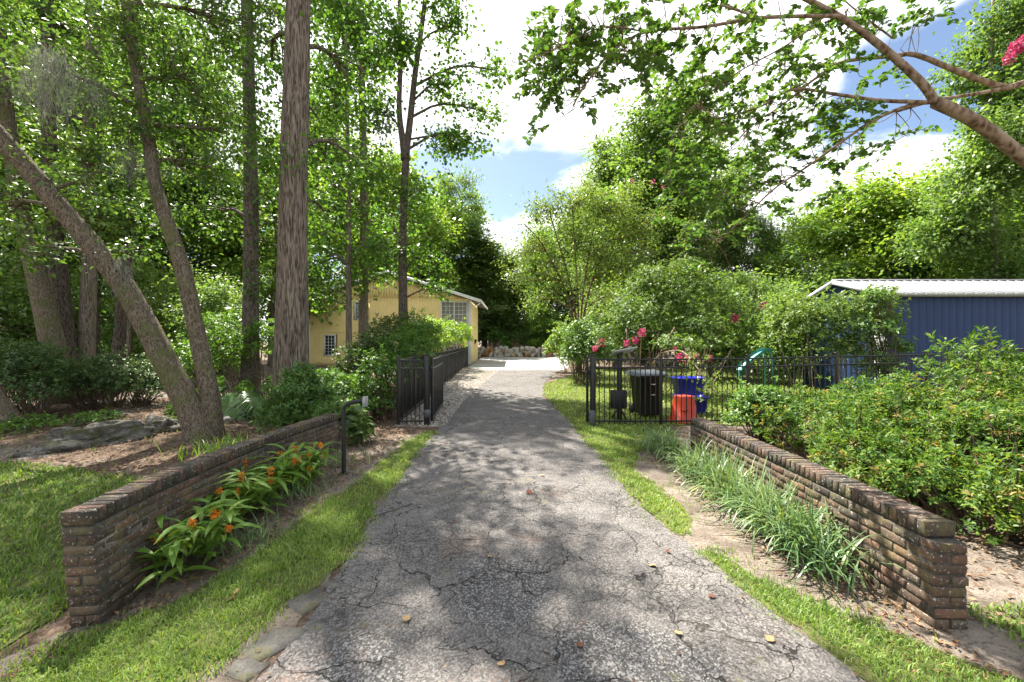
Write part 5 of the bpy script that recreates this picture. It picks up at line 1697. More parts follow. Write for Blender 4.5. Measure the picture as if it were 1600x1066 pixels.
LW, RW, CW = 'woods left of the house', 'woods right of the drive', 'trees at the end of the drive'
for a in (('tall', -90, 17, -60, 'tall tree at the left frame edge behind the leaning trunk', LW, 1.0),
          ('tall', 15, 24, -60, 'tall pale woodland tree behind the leftmost hedge trunk', LW, 1.0),
          ('broad', 60, 33, 150, 'bright broadleaf tree deep behind the two leftmost trunks', LW, 1.2),
          ('tall', 165, 27, 0, 'tall woodland tree rising behind the slim dark leaning trunk', LW, 1.1),
          ('under', 215, 20, 400, 'yellow-green understorey tree under the leaning oak', LW, 1.0),
          ('broad', 265, 34, 220, 'bright broadleaf tree between the twin stems of the oak', LW, 1.1),
          ('tall', 320, 30, 40, 'tall pale tree right of the leaning oak stems', LW, 1.0),
          ('under', 345, 17, 430, 'light green understorey tree behind the split-leaf plant', LW, 1.0),
          ('tall', 470, 42, 170, 'tall tree over the left end of the yellow house roof', LW, 1.0),
          ('tall', 555, 45, 200, 'tall tree rising behind the middle of the yellow house', LW, 1.0),
          ('broad', 615, 44, 230, 'light green tree behind the right slope of the house roof', LW, 1.0),
          ('broad', 428, 30, 215, 'leafy tree between the vine-clad and thick trunks', LW, 1.0),
          ('under', 20, 17, 430, 'understorey tree behind the dark clipped hedge', LW, 1.1),
          ('under', 120, 21, 420, 'small understorey tree seen between the hedge trunks', LW, 1.2),
          ('under', 290, 19, 410, 'small leafy tree right under the oak fork', LW, 1.0),
          ('broad', -150, 22, 100, 'broadleaf tree just outside the left woods edge', LW, 1.1),
          ('airy', 722, 53, 268, 'spreading oak with airy crown above the house gutter', CW, 0.75),
          ('dark', 672, 46, 350, 'dark tree directly behind the right house eave', CW, 1.1),
          ('dark', 757, 52, 362, 'dark evergreen tree just right of the house', CW, 1.9),
          ('dark', 795, 60, 385, 'dark evergreen tree at the centre end of the drive', CW, 2.0),
          ('broad', 700, 56, 300, 'mid-green tree behind the right gable slope', CW, 1.2),
          ('broad', 772, 68, 400, 'pale far tree at the very end of the drive', CW, 1.5),
          ('tall', 838, 62, 350, 'slim tree behind the rock wall left of the crape myrtle', CW, 0.9),
          ('broad', 870, 55, 340, 'leafy tree behind the red-stemmed crape myrtle', CW, 1.0),
          ('broad', 845, 50, 470, 'low pale green tree behind the right end of the rock wall', CW, 1.2),
          ('tall', 1000, 34, 148, 'tallest dense oak right of the centre sky gap', RW, 1.4),
          ('tall', 945, 42, 235, 'rounded tree on the left shoulder of the tallest oak', RW, 1.25),
          ('tall', 1062, 36, 190, 'tall oak on the right shoulder of the tallest oak', RW, 1.3),
          ('tall', 1118, 44, 250, 'tall tree between the tallest oak and the shed, behind the bush', RW, 1.3),
          ('tall', 905, 58, 290, 'far tall tree behind the fan-shaped crape myrtle', CW, 1.3),
          ('dark', 1085, 27, 330, 'dark tree behind the pink-flowering bush', RW, 1.0),
          ('dark', 1150, 33, 300, 'dark slender tree midway between bush and shed', RW, 1.0),
          ('tall', 1205, 33, 330, 'tree with bare pale trunk left of the shed', RW, 0.9),
          ('broad', 1255, 38, 330, 'pale green tree behind the left roof corner of the shed', RW, 1.0),
          ('broad', 1320, 27, 285, 'yellow-green maple, left one above the shed roof', RW, 1.2),
          ('broad', 1400, 25, 262, 'yellow-green maple, middle one above the shed roof', RW, 1.2),
          ('broad', 1478, 28, 255, 'yellow-green maple, right one above the shed roof', RW, 1.2),
          ('tall', 1552, 19, -40, 'tall tree with dark trunk behind the overhanging limb', RW, 0.9),
          ('broad', 1600, 23, 250, 'leafy tree at the right frame edge behind the shed', RW, 1.2),
          ('broad', 1545, 30, 300, 'green tree below the dark trunk above the shed roof', RW, 1.1),
          ('tall', 1690, 24, 0, 'tall tree just past the right frame edge', RW, 1.0),
          ('under', 1235, 17, 440, 'loose yellow-green shrub tree left of the shed gable', RW, 1.0),
          ('under', 1180, 22, 420, 'understorey tree behind the teal slide', RW, 1.2),
          ('under', 1110, 20, 430, 'understorey tree right behind the pink-flowering bush', RW, 1.1),
          ('under', 960, 27, 440, 'understorey tree right of the red-stemmed crape myrtle', RW, 1.3),
          ('under', 1018, 31, 465, 'understorey tree deep behind the middle of the pink-flowering bush', RW, 1.4),
          ('under', 1290, 24, 400, 'understorey tree behind the shed gable', RW, 1.2)):
    place(*a)

# ------------------------------------------------------------------ shrubs
# right-hand mass behind the brick wall
def lumps(boxes, n, r0, r1, seed):
    """small overlapping mounds under a sloping top: (x0, x1, y0, y1, top_left, top_right)"""
    q = np.random.default_rng(seed)
    x0, x1, y0, y1, t0, t1 = boxes
    out = []
    for i in range(n):
        x, y = q.uniform(x0, x1), q.uniform(y0, y1)
        r = q.uniform(r0, r1)
        top = (t0 + (t1 - t0) * (x - x0) / (x1 - x0)) * q.uniform(0.72, 1.08)
        lo = max(0.12, top - r * 0.9)
        for z in ((lo,) if lo < 0.45 else (lo, lo * 0.45)):
            out.append(((x, y, z), (r, r * 0.9, r * 0.75)))
    return out


bush('azalea_bush', 'big sunlit azalea bush behind the near end of the right wall', 'bush', (4.6, 4.1, 0), lumps((3.5, 6.4, 3.45, 4.9, 0.72, 1.25), 22, 0.28, 0.50, 1),
     MT['leaf_azalea'], 0.064, 0.022, 6200, 8, 14, spread=1.0, inner=0.25, bare=0.16, old=0.10)
bush('azalea_bush', 'dense azalea bush in the middle of the right bed before the shed', 'bush', (4.9, 5.8, 0), lumps((3.9, 7.4, 5.1, 6.4, 0.95, 1.50), 20, 0.32, 0.55, 2),
     MT['leaf_azalea'], 0.070, 0.024, 4200, 8, 10, spread=1.0, inner=0.2, bare=0.16, old=0.08)
bush('azalea_bush', 'tall leafy bush against the fence in front of the shed', 'bush', (6.8, 7.3, 0), lumps((5.6, 10.0, 6.7, 8.0, 1.15, 1.70), 20, 0.38, 0.62, 3),
     MT['leaf_azalea'], 0.082, 0.029, 3200, 8, 10, spread=1.0, inner=0.2, old=0.05)
sp_ = bush('upright_shrub', 'tall pale-tipped shrub sprigs rising against the shed wall', 'bush', (7.9, 7.5, 0),
           [(P(1515, 560, 7.5), (0.7, 0.4, 0.42)), (P(1550, 590, 7.5), (0.8, 0.5, 0.4)), (P(1535, 640, 7.4), (0.7, 0.4, 0.4))], MT['leaf_azalea'], 0.14, 0.040, 190, 9, 14, spread=0.95, inner=0.4)
bush('round_shrub', 'small round dark green shrub behind the far end of the right wall', 'bush', (4.55, 7.5, 0),
     [((4.5, 7.45, 0.42), (0.55, 0.5, 0.45)), ((4.75, 7.3, 0.32), (0.4, 0.4, 0.35)), ((4.4, 7.4, 0.66), (0.36, 0.36, 0.32))], MT['leaf_oleander'], 0.085, 0.034, 1000, 8, 24, spread=1.05, inner=0.35)
bush('loose_shrub', 'loose brownish-green shrub in front of the shed gable', 'bush', (8.6, 11.3, 0),
     [(P(1265, 510, 11.3), (1.0, 0.8, 0.8)), (P(1330, 500, 11.4), (1.0, 0.8, 0.75)), (P(1375, 490, 11.3), (0.5, 0.5, 0.7)), (P(1225, 515, 11.5), (0.55, 0.5, 0.45)), (P(1320, 550, 11.2), (0.8, 0.6, 0.6))],
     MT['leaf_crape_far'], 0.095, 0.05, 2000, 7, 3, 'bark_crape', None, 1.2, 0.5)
bush('arching_shrub', 'arching dark green shrub before the white shed corner', 'bush', (9.9, 10.6, 0),
     [(P(1372, 470, 10.7), (0.35, 0.35, 0.45)), (P(1378, 520, 10.6), (0.5, 0.4, 0.5)), (P(1400, 545, 10.6), (0.35, 0.35, 0.25)), (P(1370, 580, 10.6), (0.5, 0.4, 0.5))],
     MT['leaf_oleander'], 0.12, 0.045, 420, 7, 16, 'stem_brown', None, 1.2, 0.5)
# centre: rounded shrubs round the drive end
bush('corner_shrub', 'dark green shrub at the drive edge left of the solar panel', 'bush', (3.0, 17.3, 0),
     [(P(915, 545, 17.3), (0.8, 0.8, 0.85)), (P(895, 560, 17.2), (0.55, 0.6, 0.6)), (P(940, 555, 17), (0.7, 0.7, 0.7)), (P(905, 520, 17.5), (0.55, 0.6, 0.5))], MT['leaf_oleander'], 0.12, 0.05, 1300, 7, 16, inner=0.3)
bush('yellow_shrub', 'yellow-green shrub behind the drive-edge shrub', 'bush', (3.9, 25, 0.0), [(P(890, 530, 24), (1.0, 0.9, 0.9)), (P(870, 545, 24), (0.7, 0.7, 0.6))], MT['leaf_bright'], 0.14, 0.07, 700, 7, 10)
for px, py, Y, r, mt, lb in ((775, 528, 48.5, 1.3, 'leaf_oleander', 'leafy shrub above the left end of the rock wall'), (812, 530, 49, 1.4, 'leaf_hedge', 'dark shrub above the middle of the rock wall'),
                             (835, 537, 47.6, 0.62, 'leaf_bright', 'small round yellow-green shrub above the rock wall'), (857, 530, 49, 1.2, 'leaf_hedge', 'dark shrub above the right end of the rock wall'),
                             (792, 540, 47.4, 0.55, 'leaf_gum', 'small light green plant right above the rocks'), (757, 525, 50, 1.3, 'leaf_dark', 'dark shrub between the house corner and the rocks'),
                             (880, 532, 48.5, 1.1, 'leaf_bright', 'pale shrub past the right end of the rock wall')):
    c = P(px, py, Y)
    bush('terrace_shrub', lb, 'bush', (c[0], Y, 0.76), [(c, (r, r * 0.9, r * 0.8)), (c + [r * .5, 0, -.2], (r * .6, r * .6, r * .5))], MT[mt], 0.17, 0.09, 420, 7, 6, group='shrubs above the rock wall')
# left: in front of the house
bush('fence_shrub', 'bright green leafy shrub pressed against the left fence panel', 'bush', (-2.95, 9.6, 0),
     [(P(600, 590, 9.6), (0.62, 0.55, 0.55)), (P(585, 625, 9.4), (0.5, 0.45, 0.4)), (P(635, 560, 11.5), (0.7, 0.9, 0.7)), (P(650, 545, 13.5), (0.7, 0.9, 0.8))], MT['leaf_gum'], 0.085, 0.045, 1700, 7, 24, inner=0.3)
bush('fence_shrub', 'lighter shrub row behind the long fence near the house', 'bush', (-3.7, 19, 0),
     [(P(665, 535, 17), (0.9, 1.4, 0.9)), (P(690, 530, 21), (1.0, 1.6, 0.9)), (P(712, 525, 25), (0.9, 1.5, 0.8)), (P(722, 523, 27.5), (0.6, 1.2, 0.6))], MT['leaf_bright'], 0.14, 0.07, 1500, 7, 14, inner=0.3)
bush('dark_round_shrub', 'dark purple-green rounded shrub left of the fence panel', 'bush', (-4.5, 12.0, 0),
     [(P(560, 575, 12), (0.65, 0.6, 0.6)), (P(590, 550, 12.6), (0.7, 0.6, 0.6)), (P(630, 525, 15), (1.1, 0.9, 0.7)), (P(545, 590, 12), (0.4, 0.4, 0.4))], MT['leaf_dark'], 0.10, 0.05, 1500, 7, 20, inner=0.3)
bush('oleander_shrub', 'narrow-leaved green shrub behind the far end of the left wall', 'bush', (-4.2, 7.9, 0),
     [(P(465, 625, 7.9), (0.52, 0.45, 0.42)), (P(440, 655, 7.7), (0.40, 0.35, 0.35)), (P(500, 630, 8.2), (0.42, 0.4, 0.35)), (P(470, 590, 8.1), (0.3, 0.3, 0.25)), (P(515, 655, 7.6), (0.4, 0.35, 0.3))],
     MT['leaf_oleander'], 0.105, 0.022, 1500, 9, 36, 'stem_green', None, 0.95, 0.35)
bush('ground_shrub', 'low leafy plants between the shrub and the dark rounded shrub', 'bush', (-4.2, 10.3, 0), [(P(520, 600, 10.2), (0.6, 0.5, 0.3)), (P(545, 610, 9.8), (0.5, 0.4, 0.3)), (P(560, 640, 9.0), (0.4, 0.35, 0.25))],
     MT['leaf_gum'], 0.10, 0.05, 480, 7, 14, 'stem_green')
bush('broad_leaf_plant', 'low dark broad-leaved plant behind the keypad post', 'plant', (-2.75, 7.4, 0), [(P(548, 655, 7.3), (0.28, 0.25, 0.2)), (P(560, 672, 7.1), (0.2, 0.2, 0.14))], MT['leaf_dark'], 0.16, 0.11, 70, 6, 8, 'stem_green', None, 1.25, 0.3, 'round')
bush('hedge', 'dark clipped evergreen hedge at the left edge behind the mulch', 'hedge', (-11.0, 9.6, 0),
     [(P(40, 585, 9.6), (0.75, 0.8, 0.62)), (P(-20, 590, 9.6), (0.9, 0.8, 0.65)), (P(65, 615, 9.3), (0.4, 0.5, 0.4)), (P(20, 565, 10.3), (0.8, 0.7, 0.5))], MT['leaf_hedge'], 0.075, 0.038, 2000, 7, 20, inner=0.3)
bush('azalea_hedge', 'low spreading azalea hedge below the back trunks', 'hedge', (-10.5, 11.2, 0),
     [(P(120, 600, 11), (0.9, 0.8, 0.62)), (P(180, 595, 11.2), (1.0, 0.8, 0.65)), (P(225, 600, 11.2), (0.7, 0.7, 0.55)), (P(95, 605, 10.8), (0.6, 0.6, 0.55)), (P(245, 610, 11.5), (0.4, 0.5, 0.4))], MT['leaf_hedge'], 0.070, 0.028, 2600, 8, 24, inner=0.25)
for px, py, Y, r, lb in ((165, 628, 9.2, 0.22, 'small leafy seedling in the mulch before the azalea hedge'), (120, 650, 8.6, 0.30, 'low sprawling green plant in the mulch left of the seedling'), (30, 668, 7.9, 0.30, 'low green plant at the left frame edge by the leaning trunk'),
                         (268, 645, 8.6, 0.16, 'tiny yellow-green sapling left of the oak base'), (60, 648, 8.6, 0.25, 'low green plant under the dark clipped hedge')):
    c = P(px, py, Y)
    bush('small_plant', lb, 'plant', (c[0], Y, float(gz(c[0], Y))), [((c[0], Y, 0.12), (r * 1.5, r, r * 0.55))], MT['leaf_gum'], 0.07, 0.03, 70, 7, 8, 'stem_green', 'small plants in the mulch')
bush('woodland_shrub', 'light green shrub mass between the oak and the thick trunk', 'bush', (-7.5, 12.5, 0),
     [(P(335, 560, 12.3), (0.8, 0.8, 0.8)), (P(290, 575, 13), (0.8, 0.7, 0.7)), (P(415, 540, 13), (0.7, 0.7, 0.8)), (P(360, 520, 14), (0.9, 0.8, 0.7))], MT['leaf_gum'], 0.11, 0.05, 1300, 7, 16)


# --- split-leaf philodendron, every big leaf its own piece
def split_leaf_mesh(seed):
    r = np.random.default_rng(seed)
    V, Fq = [], []
    n = 9
    for sgn in (-1, 1):
        for k in range(n):
            t = k / (n - 1)
            y0 = 0.04 + t * 0.70
            wd = 0.34 * math.sin(math.pi * (0.18 + 0.74 * t)) * r.uniform(0.9, 1.08)
            y1 = y0 + 0.14 + 0.16 * t
            g0 = 0.052
            i = len(V)
            V += [[0, y0 - 0.01, 0], [sgn * wd * 0.55, y0 + 0.08 + .05 * t, 0.035], [sgn * wd, y1, -0.03 - 0.05 * r.random()], [sgn * wd * 0.52, y0 + g0 + 0.10 + .05 * t, 0.035], [0, y0 + 0.085, 0]]
            Fq.append([i, i + 1, i + 3, i + 4] if sgn > 0 else [i + 4, i + 3, i + 1, i])
            Fq.append([i + 1, i + 2, i + 3, i + 3])
    V = np.array(V)
    V[:, 2] -= 0.30 * V[:, 1] ** 2
    q = np.array([f for f in Fq if len(set(f)) == 4])
    t3 = np.array([f[:3] for f in Fq if len(set(f)) == 3])
    return mesh_np('leaf', V, [q, t3], MT['leaf_philodendron'])


def philodendron(label, base, n, s, seed):
    base = np.asarray(base, float)
    root = thing('split_leaf_plant', label, 'plant', base, group='split-leaf plants')
    ms = [split_leaf_mesh(seed + i) for i in range(3)]
    for k in range(n):
        a = rng.uniform(0, 6.28)
        el = rng.uniform(0.35, 1.2)
        ln_ = s * rng.uniform(0.6, 1.1)
        tip = np.array([math.cos(a) * math.cos(el), math.sin(a) * math.cos(el), math.sin(el)]) * ln_
        b_ = MB()
        b_.tube(spline([(0, 0, 0.02), tip * 0.5 + [0, 0, 0.06], tip], 7), np.linspace(0.016, 0.008, 7) * s, 5)
        link('petiole', b_.mesh('petiole', MT['stem_green'], True), root)
        link('leaf', ms[k % 3], root, tuple(tip), (rng.uniform(-0.7, -0.1), rng.uniform(-.3, .3), a - math.pi / 2), (s * rng.uniform(0.75, 1.05),) * 3)
    return root


philodendron('large split-leaf plant left of the thick trunk', P(378, 610, 10.3) * [1, 1, 0], 20, 1.15, 500)
philodendron('split-leaf plant peeking out right of the thick trunk', P(470, 600, 11.2) * [1, 1, 0] + [-0.15, 0, 0], 11, 1.35, 510)
# brush heap under the philodendron
b_ = MB()
for k in range(90):
    c = P(375, 620, 9.7) * [1, 1, 0] + np.array([rng.normal(0, 0.35), rng.normal(0, 0.25), abs(rng.normal(0.15, 0.12))])
    d = unit(rng.normal(size=3) * [1, 1, 0.35]) * rng.uniform(0.2, 0.5)
    b_.tube(spline([c - d, c + rng.normal(size=3) * 0.04, c + d], 5), rng.uniform(0.004, 0.010), 4, cap=False)
tag(put('brush_heap', b_, MT['bark_dark']), 'heap of dead brown twigs under the split-leaf plant', 'brush heap')


# ------------------------------------------------------------------ strap-leaved clumps
def strap_clump(name, label, cat, base, n, L, wd, mat, group=None, stiff=0.9, spread=0.14, segs=6):
    base = np.asarray(base, float)
    root = thing(name, label, cat, base, group=group)
    V, Fq = [], []
    a = rng.uniform(0, 2 * np.pi, n)
    ln_ = L * rng.uniform(0.55, 1.15, n)
    lean = np.abs(rng.normal(0.74, 0.30, n))
    bx, by = rng.normal(0, spread, n), rng.normal(0, spread, n)
    t = np.linspace(0, 1, segs)
    out = []
    for i in range(n):
        th = lean[i] * (0.3 + 1.5 * t ** 1.2 * stiff)
        dr = np.cumsum(np.sin(th)) / segs * ln_[i]
        dz = np.cumsum(np.cos(th)) / segs * ln_[i]
        c, s = math.cos(a[i]), math.sin(a[i])
        w_ = wd * (1 - t ** 2.2) * 0.5 + 0.0006
        ctr = np.stack([bx[i] + c * dr, by[i] + s * dr, dz], 1)
        sd = np.array([-s, c, 0])
        k = len(out) * segs * 2
        out.append(np.stack([ctr - sd * w_[:, None], ctr + sd * w_[:, None]], 1).reshape(-1, 3))
        j = np.arange(segs - 1) * 2 + k
        Fq.append(np.stack([j, j + 1, j + 3, j + 2], 1))
    o = link('blades', mesh_np('blades', np.vstack(out), [np.vstack(Fq)], mat), root)
    o['kind'] = 'stuff'
    return root


LIR = [(1075, 715, 0.33, 'nearest to the gate'), (1110, 745, 0.36, 'second from the gate'), (1150, 770, 0.36, 'third from the gate'), (1185, 790, 0.36, 'fourth from the gate'), (1225, 820, 0.38, 'fifth from the gate'),
       (1262, 845, 0.38, 'third from the near wall end'), (1300, 872, 0.36, 'second from the near wall end'), (1345, 900, 0.32, 'sparse one nearest the near wall end'), (1055, 700, 0.28, 'small one by the far wall end')]
for px, py, L, w_ in LIR:
    Y = CZ * F / (py - 533 + 4)
    x = min((px - 800) / F * Y - 0.06, 2.36)
    strap_clump('strappy_clump', 'strappy green grass clump along the right wall, ' + w_, 'plant', (x, Y, 0.0), 60 if 'sparse' in w_ else 200, L * 1.65, 0.0155, MT['leaf_liriope'], 'strappy clumps along the right wall', 1.35, 0.10)
for px, py, n, lb in ((335, 712, 60, 'bright strap-leaved tuft at the foot of the leaning oak'), (375, 705, 50, 'strap-leaved tuft right of the oak foot'), (290, 722, 16, 'thin pale grass tuft left of the oak foot'),
                      (425, 700, 40, 'strap-leaved tuft behind the left wall near the shrub')):
    Y = CZ * F / (py - 533)
    strap_clump('grass_tuft', lb, 'plant', ((px - 800) / F * Y, Y, 0.0), n, 0.36, 0.016, MT['leaf_ginger'], 'tufts behind the left wall', 0.7, 0.12)
Y = CZ * F / (722 - 533)
strap_clump('grass_tuft', 'thin grass tuft at the foot of the keypad post', 'plant', (-2.45, 5.95, 0), 60, 0.34, 0.009, MT['leaf_liriope'], 'tufts along the left wall foot', 0.8, 0.14)
strap_clump('grass_tuft', 'fine grass tuft between the near orange-flowered plants', 'plant', (-2.42, 3.80, float(gz(-2.42, 3.8))), 90, 0.34, 0.007, MT['leaf_liriope'], 'tufts along the left wall foot', 0.9, 0.13)
strap_clump('grass_tuft', 'fine grass tuft between the far orange-flowered plants', 'plant', (-2.42, 4.75, float(gz(-2.42, 4.75))), 80, 0.30, 0.007, MT['leaf_liriope'], 'tufts along the left wall foot', 0.9, 0.13)


# ------------------------------------------------------------------ ginger with orange flowers; each leaf a piece
def lance_mesh(k, L=1.0):
    r = np.random.default_rng(700 + k)
    n = 7
    t = np.linspace(0, 1, n)
    w_ = 0.088 * np.sin(np.pi * np.clip(t * 0.94 + 0.06, 0, 1)) ** 0.8
    w_[-1] = 0.002
    z = 0.28 * t - (0.55 + 0.2 * r.random()) * t ** 2.0
    V = []
    for i in range(n):
        V += [[-w_[i], t[i], z[i] + w_[i] * 0.35], [0, t[i], z[i]], [w_[i], t[i], z[i] + w_[i] * 0.35]]
    j = np.arange(n - 1)[:, None] * 3
    return mesh_np('leaf', np.array(V), [np.vstack([np.hstack([j, j + 1, j + 4, j + 3]), np.hstack([j + 1, j + 2, j + 5, j + 4])])], MT['leaf_ginger'], True)


LANCE = [lance_mesh(k) for k in range(4)]
GIN = [(245, 905, 'nearest to the camera'), (285, 870, 'second nearest to the camera'), (330, 845, 'third nearest to the camera'), (360, 800, 'tall one in the middle of the row'), (400, 795, 'fifth along the row'),
       (420, 770, 'third from the keypad post'), (455, 765, 'second from the keypad post'), (485, 752, 'sunlit one nearest the keypad post')]
for gi, (px, py, w_) in enumerate(GIN):
    zg = -0.12 if gi < 3 else (-0.05 if gi < 6 else 0.0)
    Y = (CZ - zg) * F / (py - 533)
    x = max((px - 800) / F * Y, -2.78)
    base = np.array([x, Y, float(gz(x, Y))])
    root = thing('ginger_plant', 'orange-flowered lance-leaved plant by the left wall, ' + w_, 'plant', base, group='orange-flowered plants along the left wall')
    for s_ in range(7):
        a = rng.uniform(0, 6.28)
        b0 = np.array([rng.normal(0, 0.08), rng.normal(0, 0.08), 0])
        hgt = rng.uniform(0.26, 0.52)
        tip = b0 + np.array([math.cos(a) * 0.18 + 0.06, math.sin(a) * 0.18, hgt])
        q = spline([b0, (b0 + tip) / 2 + [0, 0, 0.05], tip], 8)
        b_ = MB()
        b_.tube(q, np.linspace(0.006, 0.003, 8), 5)
        link('cane', b_.mesh('cane', MT['stem_green'], True), root)
        nl_ = 8
        for k in range(nl_):
            t = 0.25 + 0.75 * k / (nl_ - 1)
            p = q[int(t * 7)]
            az = a + (k % 2) * math.pi + rng.normal(0, 0.6)
            sc = rng.uniform(0.20, 0.32)
            link('leaf', LANCE[rng.integers(0, 4)], root, tuple(p), (rng.uniform(0.0, 0.75), rng.uniform(-.3, .3), az), (sc * 1.1, sc, sc))
        if s_ < (3 if gi != 4 else 2):
            panicle(root, base + tip + np.array([rng.normal(0, .03), -0.03, 0.015]), 0.042, 'petal_orange', 60)

# ------------------------------------------------------------------ spanish moss
def moss(label, c, n, L, r):
    V, Fq = [], []
    out = []
    segs = 12
    t = np.linspace(0, 1, segs)
    for i in range(n):
        p0 = np.array([rng.normal(0, r), rng.normal(0, r), rng.normal(0, 0.08)])
        ln_ = L * rng.uniform(0.35, 1.0)
        ctr = p0 + np.stack([np.cumsum(rng.normal(0, 0.034, segs)), np.cumsum(rng.normal(0, 0.034, segs)), -t * ln_ + np.cumsum(rng.normal(0, 0.02, segs))], 1)
        sd = unit(rng.normal(size=3) * [1, 1, 0.1])
        w_ = 0.0032 * (1 - 0.5 * t)
        k = len(out) * segs * 2
        out.append(np.stack([ctr - sd * w_[:, None], ctr + sd * w_[:, None]], 1).reshape(-1, 3))
        j = np.arange(segs - 1) * 2 + k
        Fq.append(np.stack([j, j + 1, j + 3, j + 2], 1))
    o = link('moss_clump', mesh_np('moss_clump', np.vstack(out), [np.vstack(Fq)], MT['leaf_moss']), None, tuple(c))
    tag(o, label, 'moss', 'hanging grey moss')


moss('long grey moss beard hanging at top left before the oak leaves', P(80, 85, 6.6), 230, 1.25, 0.13)
moss('short grey moss tuft left of the long moss beard', P(45, 120, 6.7), 90, 0.6, 0.12)
moss('short grey moss tuft right of the long moss beard', P(140, 130, 6.8), 90, 0.6, 0.10)
moss('thin moss strand hanging along the leaning oak stem', P(188, 408, 7.15), 60, 0.75, 0.035)
moss('grey moss hanging under the left branches of the forked gum', P(608, 190, 15.5), 90, 1.6, 0.25)
moss('wispy grey moss hanging in the oak crown by the second stem', P(205, 240, 7.3), 90, 0.6, 0.16)

# ------------------------------------------------------------------ broken paving beside the drive
def slab(label, px, py, w, d, rz, z=0.0, seed=0):
    r = np.random.default_rng(seed)
    Y = CZ * F / (py - 533)
    x = (px - 800) / F * Y
    n = 9
    a = np.sort(r.uniform(0, 2 * np.pi, n))
    k = r.uniform(0.6, 1.1, n)
    top = np.stack([w / 2 * k * np.cos(a), d / 2 * k * np.sin(a), np.full(n, 0.002)], 1)
    bot = top * [1.04, 1.04, 0] + [0, 0, -0.05]
    V = np.vstack([top, bot, [[0, 0, 0.003]]])
    i = np.arange(n)
    b = np.roll(i, -1)
    me = mesh_np('pavement_fragment', V, [np.stack([i + n, b + n, b, i], 1), np.stack([i, b, np.full(n, 2 * n)], 1)], MT['old_concrete'])
    o = link('pavement_fragment', me, None, (x, Y, float(gz(x, Y)) + 0.013 + z), (0, 0, rz))
    tag(o, label, 'pavement fragment', 'broken pavement pieces at the left drive edge')


slab('flat grey broken pavement piece at the left drive edge by the grass', 521, 915, 0.13, 0.16, 0.3, seed=1)
slab('large pale broken pavement slab at the left drive edge', 475, 945, 0.32, 0.30, 0.9, seed=12)
slab('pale broken pavement strip nearest the camera at the left drive edge', 430, 1010, 0.26, 0.42, -0.5, seed=3)
slab('small broken pavement piece between the larger slabs', 495, 980, 0.14, 0.12, 0.4, seed=4)
slab('narrow broken pavement piece at the bottom edge left of the drive', 385, 1050, 0.20, 0.22, 0.2, seed=5)

# ------------------------------------------------------------------ fallen leaves
LM = {}
for nm in ('leaf_tan', 'leaf_rust'):
    v = np.array([[0, 0, 0], [.45, .2, .16], [.5, .55, .06], [.2, .8, .1], [0, 1.05, .22], [-.25, .8, .1], [-.5, .5, .05], [-.42, .18, .15]])
    LM[nm] = mesh_np('fallen_leaf', v, [np.array([[0, 1, 2, 3], [0, 3, 4, 5], [0, 5, 6, 7]])], MT[nm])
FALL = [(1015, 889, 'leaf_tan', 0.085, 'curled tan leaf lying alone on the right of the drive'), (1047, 866, 'leaf_rust', 0.06, 'dark red-brown leaf just beyond the curled tan leaf'),
        (767, 872, 'leaf_tan', 0.06, 'tan leaf on the mossy patch in mid drive'), (641, 973, 'leaf_tan', 0.07, 'tan leaf on the cracked left part of the drive'),
        (850, 746, 'leaf_tan', 0.07, 'pale leaf in the far sunlit part of the drive'), (728, 755, 'leaf_tan', 0.06, 'pale leaf on the left of the drive by the sun patch'),
        (832, 772, 'leaf_rust', 0.12, 'large dark rusty leaf in the middle of the drive'), (356, 934, 'leaf_rust', 0.08, 'rust leaf lying on the left grass verge'), (362, 922, 'leaf_tan', 0.07, 'tan leaf beside the rust leaf on the left verge'),
        (707, 818, 'leaf_rust', 0.05, 'small dark leaf left of the drive centre'), (700, 799, 'leaf_rust', 0.045, 'smallest dark leaf beyond the drive centre'),
        (1210, 1010, 'leaf_tan', 0.07, 'tan leaf near the bottom right edge of the drive'), (1060, 992, 'leaf_tan', 0.06, 'tan leaf at the rim of the dark repair patch'), (1115, 940, 'leaf_rust', 0.06, 'brown twig-like leaf on the sunny right edge of the drive'),
        (905, 1010, 'leaf_rust', 0.06, 'rust leaf inside the dark repair patch'), (782, 1040, 'leaf_tan', 0.06, 'tan leaf at the bottom centre of the drive')]
for px, py, mt, s, lb in FALL:
    Y = CZ * F / (py - 533)
    x = (px - 800) / F * Y
    o = link('fallen_leaf', LM[mt], None, (x, Y, float(gz(x, Y)) + 0.024), (rng.normal(0, .15), rng.normal(0, .15), rng.uniform(0, 6.28)), (s * 0.75, s * 0.75, s * 0.75))
    tag(o, lb, 'leaf', 'fallen leaves')


# ------------------------------------------------------------------ litter, gravel, grass (uncountable)
def flakes(name, label, n, xr, yr, size, mat, keep=None, z=0.012, kind='stuff', cat='leaf litter'):
    x = rng.uniform(*xr, n)
    y = rng.uniform(*yr, n)
    if keep is not None:
        m_ = keep(x, y)
        x, y = x[m_], y[m_]
    k = len(x)
    B = np.stack([x, y, gz(x, y) + z + rng.uniform(0, 0.012, k)], 1)
    D = unit(rng.normal(size=(k, 3)) * [1, 1, 0.22])
    N = unit(np.array([0, 0, 1.0]) + rng.normal(size=(k, 3)) * 0.3)
    L = size * rng.uniform(0.4, 1.2, k)
    V, Fl = leaf_geo(B, D, N, L, L * rng.uniform(0.25, 0.6, k), 'rhomb', 0.15, 0.1)
    return tag(link(name, mesh_np(name, V, Fl, MT[mat])), label, cat, kind=kind)


